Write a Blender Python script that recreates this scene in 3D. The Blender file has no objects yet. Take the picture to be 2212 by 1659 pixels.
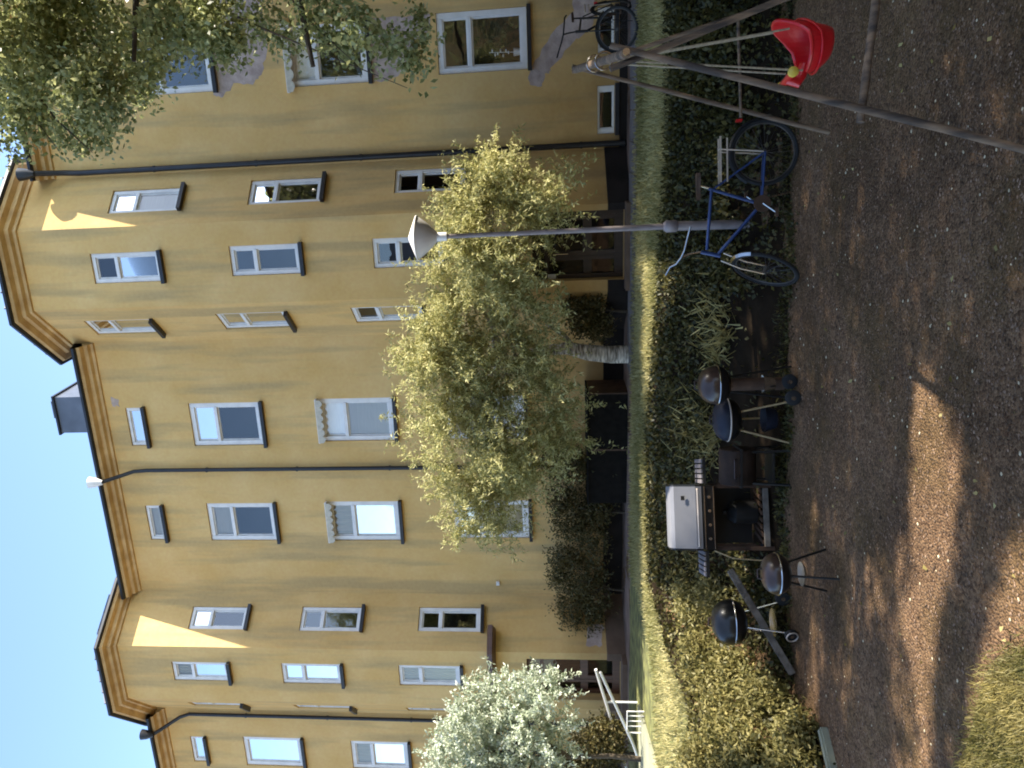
import bpy, math, random
import numpy as np
from mathutils import Vector, Matrix
random.seed(7); RNG = np.random.default_rng(7)
R = math.radians
C = bpy.context.scene.collection
S = bpy.context.scene

# ------------------------------------------------------------------ camera
CAMZ = 2.65
F, PITCH, ROLL, CX, CY = 1800., .1204, -.02225, 829., 959.4
W_, H_ = 2212., 1659.
cp, sp, cr, sr = math.cos(PITCH), math.sin(PITCH), math.cos(ROLL), math.sin(ROLL)
fw = Vector((0, cp, sp)); rt = Vector((1, 0, 0)); up = Vector((0, -sp, cp))
e_u = cr*rt + sr*up          # rightwards in the upright scene = towards the top of the turned photograph
e_v = sr*rt - cr*up          # downwards in the upright scene = towards the right of the photograph
cam_d = bpy.data.cameras.new('camera'); cam = bpy.data.objects.new('camera', cam_d); C.objects.link(cam)
m = Matrix((e_v, e_u, -fw)).transposed().to_4x4(); m.translation = Vector((0, 0, CAMZ)); cam.matrix_world = m
cam_d.sensor_fit = 'HORIZONTAL'; cam_d.sensor_width = 36; cam_d.lens = 36*F/W_
cam_d.shift_x = (W_/2-CY)/W_; cam_d.shift_y = (CX-H_/2)/W_*-1
cam_d.clip_start = .05; cam_d.clip_end = 3000
S.camera = cam
S.render.resolution_x = 1024; S.render.resolution_y = 768
S.cycles.filter_width = 1.9

# ------------------------------------------------------------------ light
SUN = Vector((.71, -.075, .70)).normalized()
w = bpy.data.worlds.new('World'); S.world = w; w.use_nodes = True
nt = w.node_tree; nt.nodes.clear()
sky = nt.nodes.new('ShaderNodeTexSky'); sky.sky_type = 'NISHITA'; sky.sun_disc = False
sky.sun_elevation = math.asin(SUN.z); sky.sun_rotation = math.atan2(SUN.x, SUN.y)
sky.air_density = 1.0; sky.dust_density = .9; sky.ozone_density = 2.4
bg = nt.nodes.new('ShaderNodeBackground'); bg.inputs[1].default_value = .15
wo = nt.nodes.new('ShaderNodeOutputWorld')
nt.links.new(sky.outputs[0], bg.inputs[0]); nt.links.new(bg.outputs[0], wo.inputs[0])
sl = bpy.data.lights.new('sun', 'SUN'); sl.energy = 4.7; sl.angle = R(.6); sl.color = (1, .93, .80)
so = bpy.data.objects.new('sun', sl); C.objects.link(so); so.rotation_euler = SUN.to_track_quat('Z', 'Y').to_euler()
vs = S.view_settings; vs.view_transform = 'Standard'; vs.look = 'None'; vs.gamma = 1; vs.exposure = 1.68
vs.use_curve_mapping = False

# ------------------------------------------------------------------ seeing where things of the photograph stand
def ray(x, y):
    """world direction through point (x, y) of the 2212 x 1659 photograph, forward component 1"""
    u, v = (H_-y)-CX, x-CY
    a = u*cr+v*sr; b = -u*sr+v*cr
    return fw + rt*(a/F) - up*(b/F)
def at(x, y, Y):
    d = ray(x, y); return Vector((0, 0, CAMZ)) + d*(Y/d.y)
def at_z(x, y, z):
    d = ray(x, y); return Vector((0, 0, CAMZ)) + d*((z-CAMZ)/d.z)
def proj(p):
    q = Vector(p)-Vector((0, 0, CAMZ)); dep = q.dot(fw)
    if dep < .05: return (-9999, -9999, dep)
    a = q.dot(rt)/dep*F; b = -q.dot(up)/dep*F
    return (CY + a*sr + b*cr, H_-(CX + a*cr - b*sr), dep)

# ------------------------------------------------------------------ object helpers
def tag(o, label=None, cat=None, group=None, kind=None):
    if label: o['label'] = label
    if cat: o['category'] = cat
    if group: o['group'] = group
    if kind: o['kind'] = kind
    return o
def empty(name, loc=(0, 0, 0), rz=0, **k):
    o = bpy.data.objects.new(name, None); C.objects.link(o); o.location = loc; o.rotation_euler = (0, 0, rz)
    o.empty_display_size = .2
    return tag(o, **k)
class MB:
    def __init__(s): s.v = []; s.f = []
    def add(s, v, f):
        n = len(s.v); s.v += [tuple(p) for p in v]; s.f += [tuple(i+n for i in q) for q in f]; return s
    def quad(s, a, b, c, d): return s.add([a, b, c, d], [(0, 1, 2, 3)])
    def box(s, x0, x1, y0, y1, z0, z1):
        v = [(x, y, z) for x in (x0, x1) for y in (y0, y1) for z in (z0, z1)]
        return s.add(v, [(0, 1, 3, 2), (4, 6, 7, 5), (0, 4, 5, 1), (2, 3, 7, 6), (0, 2, 6, 4), (1, 5, 7, 3)])
    def obox(s, o, ax, ay, az):        # corner + three edge vectors
        o, ax, ay, az = map(Vector, (o, ax, ay, az))
        v = [o+ax*i+ay*j+az*k for i in (0, 1) for j in (0, 1) for k in (0, 1)]
        return s.add(v, [(0, 1, 3, 2), (4, 6, 7, 5), (0, 4, 5, 1), (2, 3, 7, 6), (0, 2, 6, 4), (1, 5, 7, 3)])
    def bar(s, a, b, wx, wz):          # rectangular bar from a to b
        a, b = Vector(a), Vector(b); d = (b-a).normalized()
        x = d.cross(Vector((0, 0, 1))); x = Vector((1, 0, 0)) if x.length < .01 else x.normalized(); z = x.cross(d)
        return s.obox(a-x*wx/2-z*wz/2, x*wx, z*wz, b-a)
    def tube(s, pts, r, n=8, cap=True):
        pts = [Vector(p) for p in pts]; rr = r if isinstance(r, (list, tuple)) else [r]*len(pts)
        base = len(s.v); ref = None
        for i, p in enumerate(pts):
            d = (pts[min(i+1, len(pts)-1)]-pts[max(i-1, 0)]).normalized()
            if ref is None:
                ref = d.cross(Vector((0, 0, 1)))
                if ref.length < .05: ref = d.cross(Vector((1, 0, 0)))
            ref = (ref - d*ref.dot(d)).normalized(); bi = d.cross(ref)
            for k in range(n):
                t = 2*math.pi*k/n; s.v.append(tuple(p+ref*math.cos(t)*rr[i]+bi*math.sin(t)*rr[i]))
        for i in range(len(pts)-1):
            for k in range(n):
                a = base+i*n+k; b = base+i*n+(k+1) % n; s.f.append((a, b, b+n, a+n))
        if cap: s.f.append(tuple(base+k for k in range(n))[::-1]); s.f.append(tuple(base+(len(pts)-1)*n+k for k in range(n)))
        return s
    def lathe(s, c, prof, n=24, ax=(0, 0, 1)):  # prof = [(r, h)]
        c = Vector(c); ax = Vector(ax).normalized(); x = ax.cross(Vector((0, 0, 1)))
        x = Vector((1, 0, 0)) if x.length < .05 else x.normalized(); y = ax.cross(x); base = len(s.v)
        for r, h in prof:
            for k in range(n):
                t = 2*math.pi*k/n; s.v.append(tuple(c+ax*h+(x*math.cos(t)+y*math.sin(t))*max(r, 1e-4)))
        for i in range(len(prof)-1):
            for k in range(n):
                a = base+i*n+k; b = base+i*n+(k+1) % n; s.f.append((a, b, b+n, a+n))
        return s
    def torus(s, c, Rr, r, ax, n=36, k=8):
        c = Vector(c); ax = Vector(ax).normalized(); x = ax.cross(Vector((0, 0, 1)))
        x = Vector((1, 0, 0)) if x.length < .05 else x.normalized(); y = ax.cross(x)
        pts = [c+(x*math.cos(2*math.pi*i/n)+y*math.sin(2*math.pi*i/n))*Rr for i in range(n)]
        base = len(s.v)
        for i, p in enumerate(pts):
            d = (p-c).normalized()
            for j in range(k):
                t = 2*math.pi*j/k; s.v.append(tuple(p+d*math.cos(t)*r+ax*math.sin(t)*r))
        for i in range(n):
            for j in range(k):
                s.f.append((base+i*k+j, base+i*k+(j+1) % k, base+((i+1) % n)*k+(j+1) % k, base+((i+1) % n)*k+j))
        return s
    def build(s, name, mat, parent=None, smooth=False, bevel=0, **k):
        me = bpy.data.meshes.new(name); me.from_pydata(s.v, [], s.f); me.materials.append(mat); me.update()
        import bmesh
        bm = bmesh.new(); bm.from_mesh(me); bmesh.ops.recalc_face_normals(bm, faces=bm.faces)
        if bevel:
            bmesh.ops.remove_doubles(bm, verts=bm.verts, dist=1e-5)
            try: bmesh.ops.bevel(bm, geom=[e for e in bm.edges if len(e.link_faces) == 2 and e.calc_face_angle(0) > .6], offset=bevel, segments=2, affect='EDGES', clamp_overlap=True)
            except Exception: pass
        bm.to_mesh(me); bm.free()
        if smooth:
            for p in me.polygons: p.use_smooth = True
            me.set_sharp_from_angle(angle=R(40))
        o = bpy.data.objects.new(name, me); C.objects.link(o)
        if parent: o.parent = parent
        return tag(o, **k)

# ------------------------------------------------------------------ materials
def nodes(name):
    m = bpy.data.materials.new(name); m.use_nodes = True; t = m.node_tree
    return m, t, t.nodes['Principled BSDF'], t.nodes['Material Output']
def mk(name, col, rough=.6, metal=0., var=.25, scale=8., bump=.0, bscale=60., spec=.5, col2=None, stretch=None, coat=0):
    m, t, b, o = nodes(name); N = t.nodes.new; L = t.links.new
    b.inputs['Roughness'].default_value = rough; b.inputs['Metallic'].default_value = metal
    b.inputs['Specular IOR Level'].default_value = spec; b.inputs['Coat Weight'].default_value = coat
    tc = N('ShaderNodeTexCoord'); mp = N('ShaderNodeMapping'); L(tc.outputs['Object'], mp.inputs[0])
    if stretch: mp.inputs['Scale'].default_value = stretch
    n = N('ShaderNodeTexNoise'); n.inputs['Scale'].default_value = scale; n.inputs['Detail'].default_value = 6
    L(mp.outputs[0], n.inputs[0])
    cr_ = N('ShaderNodeValToRGB'); c2 = col2 or tuple(c*(1-var) for c in col)
    cr_.color_ramp.elements[0].position = .35; cr_.color_ramp.elements[1].position = .65
    cr_.color_ramp.elements[0].color = (*c2, 1); cr_.color_ramp.elements[1].color = (*col, 1)
    L(n.outputs[0], cr_.inputs[0]); L(cr_.outputs[0], b.inputs['Base Color'])
    if bump:
        n2 = N('ShaderNodeTexNoise'); n2.inputs['Scale'].default_value = bscale; n2.inputs['Detail'].default_value = 4
        L(mp.outputs[0], n2.inputs[0]); bp = N('ShaderNodeBump'); bp.inputs['Strength'].default_value = bump; bp.inputs['Distance'].default_value = .02
        L(n2.outputs[0], bp.inputs['Height']); L(bp.outputs[0], b.inputs['Normal'])
    return m
def leafmat(name, a, b_, tr=.35, rough=.55):
    m, t, b, o = nodes(name); N = t.nodes.new; L = t.links.new
    at_ = N('ShaderNodeAttribute'); at_.attribute_name = 'tone'
    r = N('ShaderNodeValToRGB'); r.color_ramp.elements[0].color = (*a, 1); r.color_ramp.elements[1].color = (*b_, 1)
    L(at_.outputs['Fac'], r.inputs[0]); L(r.outputs[0], b.inputs['Base Color']); b.inputs['Roughness'].default_value = rough
    b.inputs['Specular IOR Level'].default_value = .35
    tl = N('ShaderNodeBsdfTranslucent'); L(r.outputs[0], tl.inputs[0]); mx = N('ShaderNodeMixShader'); mx.inputs[0].default_value = tr
    L(b.outputs[0], mx.inputs[1]); L(tl.outputs[0], mx.inputs[2]); L(mx.outputs[0], o.inputs[0])
    return m

def stucco(name, c1, c2, c3):
    m, t, b, o = nodes(name); N = t.nodes.new; L = t.links.new
    b.inputs['Roughness'].default_value = .9; b.inputs['Specular IOR Level'].default_value = .15
    g = N('ShaderNodeTexCoord')
    n1 = N('ShaderNodeTexNoise'); n1.inputs['Scale'].default_value = .9; n1.inputs['Detail'].default_value = 7; n1.inputs['Roughness'].default_value = .6
    L(g.outputs['Object'], n1.inputs[0])
    r1 = N('ShaderNodeValToRGB'); e = r1.color_ramp.elements; e[0].position = .32; e[1].position = .70; e[0].color = (*c2, 1); e[1].color = (*c1, 1)
    L(n1.outputs[0], r1.inputs[0])
    mp = N('ShaderNodeMapping'); mp.inputs['Scale'].default_value = (2.2, 2.2, .22); L(g.outputs['Object'], mp.inputs[0])
    n2 = N('ShaderNodeTexNoise'); n2.inputs['Scale'].default_value = 1.3; n2.inputs['Detail'].default_value = 8; L(mp.outputs[0], n2.inputs[0])
    r2 = N('ShaderNodeValToRGB'); e = r2.color_ramp.elements; e[0].position = .5; e[1].position = .66; e[0].color = (0, 0, 0, 1); e[1].color = (.8, .8, .8, 1)
    L(n2.outputs[0], r2.inputs[0])
    mx = N('ShaderNodeMixRGB'); L(r2.outputs[0], mx.inputs[0]); L(r1.outputs[0], mx.inputs[1]); mx.inputs[2].default_value = (*c3, 1)
    n3 = N('ShaderNodeTexNoise'); n3.inputs['Scale'].default_value = 14; n3.inputs['Detail'].default_value = 5; L(g.outputs['Object'], n3.inputs[0])
    m2 = N('ShaderNodeMixRGB'); m2.blend_type = 'OVERLAY'; m2.inputs[0].default_value = .14; L(mx.outputs[0], m2.inputs[1]); L(n3.outputs[0], m2.inputs[2])
    # grime band just above the plinth: splash dirt that belongs to the wall
    sx = N('ShaderNodeSeparateXYZ'); L(g.outputs['Object'], sx.inputs[0])
    mr = N('ShaderNodeMapRange'); mr.inputs[1].default_value = 2.6; mr.inputs[2].default_value = 1.3; mr.inputs[3].default_value = 0; mr.inputs[4].default_value = .55
    ad = N('ShaderNodeMath'); ad.operation = 'MULTIPLY_ADD'; L(n1.outputs[0], ad.inputs[0]); ad.inputs[1].default_value = 1.6; L(sx.outputs[2], ad.inputs[2])
    sb = N('ShaderNodeMath'); sb.operation = 'SUBTRACT'; L(ad.outputs[0], sb.inputs[0]); sb.inputs[1].default_value = .8
    L(sb.outputs[0], mr.inputs[0])
    m3 = N('ShaderNodeMixRGB'); L(mr.outputs[0], m3.inputs[0]); L(m2.outputs[0], m3.inputs[1]); m3.inputs[2].default_value = (.20, .12, .055, 1)
    L(m3.outputs[0], b.inputs['Base Color'])
    n4 = N('ShaderNodeTexNoise'); n4.inputs['Scale'].default_value = 55; n4.inputs['Detail'].default_value = 4; L(g.outputs['Object'], n4.inputs[0])
    bp = N('ShaderNodeBump'); bp.inputs['Strength'].default_value = .35; bp.inputs['Distance'].default_value = .012
    L(n4.outputs[0], bp.inputs['Height']); L(bp.outputs[0], b.inputs['Normal'])
    return m
def glassmat(name, ior=2.0, tint=(1, 1, 1)):
    m, t, b, o = nodes(name); N = t.nodes.new; L = t.links.new; t.nodes.remove(b)
    fr = N('ShaderNodeFresnel'); fr.inputs[0].default_value = ior
    tr = N('ShaderNodeBsdfTransparent'); tr.inputs[0].default_value = (*tint, 1)
    gl = N('ShaderNodeBsdfGlossy'); gl.inputs['Roughness'].default_value = .02
    g = N('ShaderNodeTexCoord'); n = N('ShaderNodeTexNoise'); n.inputs['Scale'].default_value = 2.2; L(g.outputs['Object'], n.inputs[0])
    bp = N('ShaderNodeBump'); bp.inputs['Strength'].default_value = .12; bp.inputs['Distance'].default_value = .02; L(n.outputs[0], bp.inputs['Height']); L(bp.outputs[0], gl.inputs['Normal'])
    mx = N('ShaderNodeMixShader'); L(fr.outputs[0], mx.inputs[0]); L(tr.outputs[0], mx.inputs[1]); L(gl.outputs[0], mx.inputs[2]); L(mx.outputs[0], o.inputs[0])
    return m
M = dict(
 wall=stucco('ochre render', (.78, .525, .225), (.70, .435, .155), (.50, .35, .165)),
 cornice=mk('ochre cornice', (.72, .50, .25), .85, var=.3, scale=3, bump=.2, col2=(.52, .33, .15)),
 plinth=mk('dark plinth render', (.035, .029, .027), .95, var=.4, scale=2.5, bump=.3, spec=.1),
 plinthb=mk('brown plinth render', (.16, .10, .065), .9, var=.35, scale=3, bump=.3),
 bare=mk('bare plaster', (.58, .46, .40), .95, var=.35, scale=6, bump=.6, bscale=30, col2=(.40, .30, .26)),
 black=mk('black sheet metal', (.028, .028, .032), .42, .3, var=.3, scale=5),
 roof=mk('grey sheet roof', (.16, .165, .18), .4, .5, var=.3, scale=2),
 frame=mk('white window paint', (.87, .84, .80), .5, var=.12, scale=5, bump=.1),
 char=mk('charred brown steel', (.040, .024, .016), .7, .1, var=.5, scale=7, spec=.2), brick=mk('dark brown brickwork', (.12, .085, .065), .9, var=.4, scale=5), soot=mk('sooty black board', (.016, .014, .012), .95, var=.4, spec=.08), dullm=mk('tarnished metal', (.13, .12, .11), .5, .6, var=.4), white=mk('white plastic', (.8, .8, .8), .4, var=.05),
 blind=mk('pale blind', (.86, .82, .74), .9, var=.08, scale=3, stretch=(1, 1, 12)),
 curtain=mk('cream curtain', (.86, .78, .56), .9, var=.2, scale=6, stretch=(10, 10, .4)),
 canvas=mk('cream awning canvas', (.62, .56, .44), .85, var=.2, scale=12),
 inner=mk('dark room', (.055, .042, .035), .95, var=.5, scale=.8),  # darkness of unlit rooms put into the colour
 wood=mk('brown door wood', (.13, .055, .03), .45, var=.35, scale=4, stretch=(6, 6, .6)),
 darkwood=mk('dark door wood', (.045, .025, .017), .4, var=.4, scale=4, stretch=(6, 6, .6)),
 glass=glassmat('window glass', 2.1), doorglass=glassmat('door glass', 1.45, (.5, .5, .5)),
 log=mk('weathered log', (.25, .165, .10), .85, var=.5, scale=5, bump=.5, bscale=25, stretch=(4, 4, .5), col2=(.06, .045, .035)),
 barkw=mk('pale birch bark', (.78, .70, .60), .8, var=.4, scale=5, bump=.5, bscale=20, stretch=(1, 1, 6), col2=(.12, .09, .06)),
 bark=mk('dark bark', (.10, .075, .05), .9, var=.5, scale=6, bump=.6, bscale=20),
 red=mk('red plastic', (.62, .012, .016), .33, var=.12, scale=5, coat=.2),
 yellow=mk('yellow plastic', (.75, .55, .08), .4, var=.05),
 rope=mk('pale rope', (.42, .34, .22), .9, var=.4, scale=60),
 post=mk('grey painted steel', (.33, .275, .265), .5, .2, var=.35, scale=5, bump=.1),
 lampw=mk('opal lamp plastic', (.93, .88, .82), .35, var=.1, scale=3),
 blue=mk('blue frame paint', (.032, .065, .19), .35, .2, var=.2),
 chrome=mk('chrome', (.6, .58, .55), .22, 1, var=.2, scale=20),
 cream=mk('cream steel', (.62, .52, .42), .4, .3, var=.15),
 rubber=mk('black rubber', (.015, .015, .015), .8, var=.3),
 enamel=mk('black enamel', (.010, .010, .010), .32, var=.2, spec=.35, coat=.1),
 brownen=mk('brown enamel', (.060, .035, .025), .28, var=.3, spec=.4, coat=.15),
 silver=mk('brushed silver lid', (.20, .20, .215), .45, .1, var=.08, scale=4),
 darkm=mk('black steel', (.018, .017, .016), .5, .2, var=.3),
 rust=mk('rusty brown steel', (.11, .06, .035), .7, .3, var=.5, scale=7),
 slat=mk('grey wood slat', (.20, .18, .19), .7, var=.35, scale=5),
 brass=mk('weathered stick', (.50, .36, .18), .6, var=.3, scale=12),
 ashplate=mk('light ash plate', (.58, .5, .40), .4, .4, var=.25, scale=9),
 bluem=mk('blue black steel', (.018, .021, .034), .5, 0, var=.3, spec=.25),
 plank=mk('weathered grey plank', (.22, .19, .155), .85, var=.45, scale=7, bump=.5, bscale=30, col2=(.09, .075, .06)),
 slab=mk('grey paving slab', (.17, .16, .165), .9, var=.3, scale=4, bump=.3),
 path=mk('trodden brown path', (.20, .135, .10), .95, var=.35, scale=2.5, bump=.4, col2=(.11, .07, .05)),
 palep=mk('pale concrete paving', (.30, .30, .21), .9, var=.2, scale=2, bump=.2),
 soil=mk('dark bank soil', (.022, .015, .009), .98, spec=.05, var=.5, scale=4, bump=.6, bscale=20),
 soil2=mk('verge soil', (.13, .10, .045), .95, var=.5, scale=9, bump=.8, bscale=40, col2=(.06, .06, .02), spec=.1),
 grassg=mk('grass ground', (.20, .20, .06), .95, var=.4, scale=5, bump=.8, bscale=30, col2=(.06, .06, .02)),
)
LM = dict(
 silver=leafmat('silvery green leaf', (.20, .21, .055), (.80, .73, .36), .42),
 white=leafmat('white green leaf', (.22, .28, .15), (.86, .88, .74), .25),
 crown=leafmat('yellow green leaf', (.13, .16, .045), (.58, .58, .27), .46, .38),
 shrub=leafmat('brown green leaf', (.05, .055, .018), (.20, .15, .055), .3),
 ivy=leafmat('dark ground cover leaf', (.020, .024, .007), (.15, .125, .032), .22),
 bush=leafmat('light bush leaf', (.08, .08, .02), (.40, .34, .13), .38),
 grass=leafmat('grass blade', (.17, .165, .05), (.56, .49, .235), .42),
 verge=leafmat('verge grass blade', (.07, .07, .015), (.32, .26, .09), .35),
 dry=leafmat('dry straw', (.20, .16, .05), (.50, .42, .16), .3),
)

def quads_obj(name, P, mat, tone, parent=None, **k):
    """P: (n,4,3) quads with a tone per quad"""
    n = len(P); me = bpy.data.meshes.new(name)
    me.vertices.add(n*4); me.vertices.foreach_set('co', np.ascontiguousarray(P, dtype=np.float32).ravel())
    me.loops.add(n*4); me.loops.foreach_set('vertex_index', np.arange(n*4, dtype=np.int32))
    me.polygons.add(n); me.polygons.foreach_set('loop_start', np.arange(0, n*4, 4, dtype=np.int32)); me.polygons.foreach_set('loop_total', np.full(n, 4, dtype=np.int32))
    a = me.attributes.new('tone', 'FLOAT', 'POINT'); a.data.foreach_set('value', np.repeat(tone, 4).astype(np.float32))
    me.update(calc_edges=True); me.validate()
    me.materials.append(mat); o = bpy.data.objects.new(name, me); C.objects.link(o)
    if parent: o.parent = parent
    return tag(o, **k)
def leaves(cent, ln, wd, droop=0., spread=1., tonebase=None):
    n = len(cent); d = RNG.normal(size=(n, 3))*spread; d[:, 2] -= droop; d /= np.linalg.norm(d, axis=1)[:, None]+1e-9
    q = RNG.normal(size=(n, 3)); s = np.cross(d, q); s /= np.linalg.norm(s, axis=1)[:, None]+1e-9
    nn = np.cross(d, s)
    L_ = ln*RNG.uniform(.6, 1.25, n)[:, None]; Wd = wd*RNG.uniform(.7, 1.2, n)[:, None]
    P = np.stack([cent, cent+d*L_*.45+s*Wd*.5+nn*Wd*.18, cent+d*L_, cent+d*L_*.45-s*Wd*.5+nn*Wd*.18], 1)
    tone = RNG.uniform(0, 1, n) if tonebase is None else np.clip(tonebase+RNG.normal(0, .2, n), 0, 1)
    return P, tone
def clump_points(cl, n, shell=.55, twig=0., sl=.22, outward=False):
    """cl: list of (centre, rx, ry, rz, weight)"""
    wt = np.array([c[4] for c in cl]); wt = wt/wt.sum(); out = []
    for c, k in zip(cl, RNG.multinomial(n, wt)):
        d = RNG.normal(size=(k, 3)); d /= np.linalg.norm(d, axis=1)[:, None]
        # rough surface: radius varies by direction in lumps
        r = RNG.uniform(0, 1, k)**(1/3.)*(1-shell)+shell*RNG.uniform(.75, 1.0, k)
        ph = RNG.uniform(0, 6.28, 3)
        r *= 1+.30*np.sin(d[:, 0]*7+ph[0])*np.sin(d[:, 1]*7+ph[1])*1.0+.2*np.sin(d[:, 2]*11+ph[2])
        out.append(np.array(c[0])+d*r[:, None]*np.array([c[1], c[2], c[3]]))
    p = np.concatenate(out)
    # gather leaves into sprays
    k = max(1, n//14); seeds = p[RNG.integers(0, len(p), k)]
    idx = RNG.integers(0, k, len(p)); dirs = RNG.normal(size=(k, 3)); dirs /= np.linalg.norm(dirs, axis=1)[:, None]
    t = RNG.uniform(-1, 1, len(p))[:, None]
    if outward:
        cc = np.array([c[0] for c in cl]); dd_ = ((seeds[:, None]-cc[None])**2).sum(2).argmin(1); o_ = seeds-cc[dd_]; o_[:, 2] += .12; o_ /= np.linalg.norm(o_, axis=1)[:, None]+1e-6
        dirs = o_+dirs*.55; dirs /= np.linalg.norm(dirs, axis=1)[:, None]; t = RNG.uniform(-.25, 1, len(p))[:, None]
    mix = RNG.uniform(0, 1, len(p)) < twig
    p[mix] = (seeds[idx]+dirs[idx]*t*sl+RNG.normal(0, .035, p.shape))[mix]
    return p

def branchlets(cl, nb, per, ln, up_=.15, bend=-.25, jit=.03):
    wt = np.array([c[4] for c in cl]); wt = wt/wt.sum(); out = []
    for c, k in zip(cl, RNG.multinomial(nb, wt)):
        for _ in range(k):
            d = RNG.normal(size=3); d /= np.linalg.norm(d)+1e-9; st = np.array(c[0])+d*np.array(c[1:4])*RNG.uniform(.15, .95)
            dr = d*.8+RNG.normal(size=3)*.45; dr[2] += up_; dr /= np.linalg.norm(dr); L_ = ln*RNG.uniform(.35, 1.35)
            t = RNG.uniform(0, 1, per)[:, None]; q = st+dr*t*L_; q[:, 2] += bend*(t[:, 0]*L_)**2; out.append(q+RNG.normal(0, jit, q.shape)*(1.2-t*.7))
    return np.concatenate(out)
# ------------------------------------------------------------------ terrain
TZ = 1.03
foot_px = [(1712, -400), (1712, 0), (1712, 250), (1705, 400), (1702, 600), (1700, 900), (1695, 1100), (1690, 1250), (1712, 1450), (1760, 1560), (1800, 1659), (1850, 1900)]
top_px = [(1440, -600), (1440, 100), (1440, 300), (1428, 500), (1412, 700), (1396, 900), (1395, 1100), (1400, 1250), (1440, 1400), (1480, 1500), (1515, 1659), (1560, 1900)]
fx = sorted([(at_z(x, y, 0).x, at_z(x, y, 0).y) for x, y in foot_px]); tx = sorted([(at_z(x, y, TZ).x, at_z(x, y, TZ).y) for x, y in top_px])
def Yf(x): return float(np.interp(x, [a for a, b in fx], [b for a, b in fx]))
def Yt(x): return max(float(np.interp(x, [a for a, b in tx], [b for a, b in tx])), Yf(x)+1.)
def hz(x, y):
    a, b = Yf(x), Yt(x); t = min(max((y-a)/(b-a), 0), 1); t = t*t*(3-2*t)*.5+t*.5
    return TZ*t

def on_bank(v, y, lift=0.):
    Y = 7.5
    while Y < 15:
        q = at(v, y, Y)
        if q.z <= hz(q.x, Y)+lift: return q
        Y += .03
    return q
def ground_mat():
    m, t, b, o = nodes('shaded gravel yard'); N = t.nodes.new; L = t.links.new
    b.inputs['Roughness'].default_value = .95; b.inputs['Specular IOR Level'].default_value = .12
    g = N('ShaderNodeTexCoord')
    def noise(s, d=6, r=.6):
        n = N('ShaderNodeTexNoise'); n.inputs['Scale'].default_value = s; n.inputs['Detail'].default_value = d; n.inputs['Roughness'].default_value = r
        L(g.outputs['Object'], n.inputs[0]); return n
    v = N('ShaderNodeTexVoronoi'); v.inputs['Scale'].default_value = 55; L(g.outputs['Object'], v.inputs[0])
    r0 = N('ShaderNodeValToRGB'); e = r0.color_ramp.elements
    e[0].position = .0; e[0].color = (.072, .037, .020, 1); e[1].position = 1; e[1].color = (.29, .178, .098, 1)
    L(v.outputs['Color'], r0.inputs[0])
    n1 = noise(1.1); r1 = N('ShaderNodeValToRGB'); e = r1.color_ramp.elements; e[0].position = .46; e[1].position = .62
    e[0].color = (0, 0, 0, 1); e[1].color = (.36, .36, .36, 1); L(n1.outputs[0], r1.inputs[0])
    mx = N('ShaderNodeMixRGB'); L(r1.outputs[0], mx.inputs[0]); L(r0.outputs[0], mx.inputs[1]); mx.inputs[2].default_value = (.10, .068, .020, 1)
    n2 = noise(.5, 4); r2 = N('ShaderNodeValToRGB'); e = r2.color_ramp.elements; e[0].position = .4; e[1].position = .65
    e[0].color = (.62, .62, .62, 1); e[1].color = (1.1, 1.1, 1.1, 1); L(n2.outputs[0], r2.inputs[0])
    m2 = N('ShaderNodeMixRGB'); m2.blend_type = 'MULTIPLY'; m2.inputs[0].default_value = 1; L(mx.outputs[0], m2.inputs[1]); L(r2.outputs[0], m2.inputs[2])
    n3 = noise(9, 8, .7); m3 = N('ShaderNodeMixRGB'); m3.blend_type = 'OVERLAY'; m3.inputs[0].default_value = .55; L(m2.outputs[0], m3.inputs[1]); L(n3.outputs[0], m3.inputs[2])
    L(m3.outputs[0], b.inputs['Base Color'])
    ad = N('ShaderNodeMath'); ad.operation = 'MULTIPLY_ADD'; L(v.outputs['Distance'], ad.inputs[0]); ad.inputs[1].default_value = -.7; L(n3.outputs[0], ad.inputs[2])
    bp = N('ShaderNodeBump'); bp.inputs['Strength'].default_value = .9; bp.inputs['Distance'].default_value = .03; L(ad.outputs[0], bp.inputs['Height']); L(bp.outputs[0], b.inputs['Normal'])
    return m
xs = sorted(set([-900, -400, -150, -70, -40, -25, 25, 40, 70, 150, 400, 900]+[round(-16+.4*i, 3) for i in range(81)]))
ys = sorted(set([-900, -300, -100, -40, -15, -6, -2, 25, 40, 80, 200, 500, 1200]+[round(.3*i, 3) for i in range(61)]))
g = MB(); nx = len(xs)
for yy in ys:
    for xx in xs: g.v.append((xx, yy, hz(xx, yy)+(.02*math.sin(xx*1.3)*math.sin(yy*1.7) if 0 < yy < 8 else 0)))
for j in range(len(ys)-1):
    for i in range(nx-1): g.f.append((j*nx+i, j*nx+i+1, (j+1)*nx+i+1, (j+1)*nx+i))
g.build('ground', ground_mat(), smooth=True, kind='structure')
def strip(name, mat, fa, fb, n, dz, x0=-15, x1=13, **k):
    b = MB(); cols = [x0+(x1-x0)*i/140 for i in range(141)]
    for xx in cols:
        a, c = fa(xx), fb(xx)
        for j in range(n+1):
            yy = a+(c-a)*j/n; b.v.append((xx, yy, hz(xx, yy)+dz+.012*math.sin(xx*3.1+j)*math.sin(j*1.7+xx)))
    for i in range(140):
        for j in range(n): b.f.append((i*(n+1)+j, (i+1)*(n+1)+j, (i+1)*(n+1)+j+1, i*(n+1)+j+1))
    return b.build(name, mat, smooth=True, kind='structure', **k)

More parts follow.
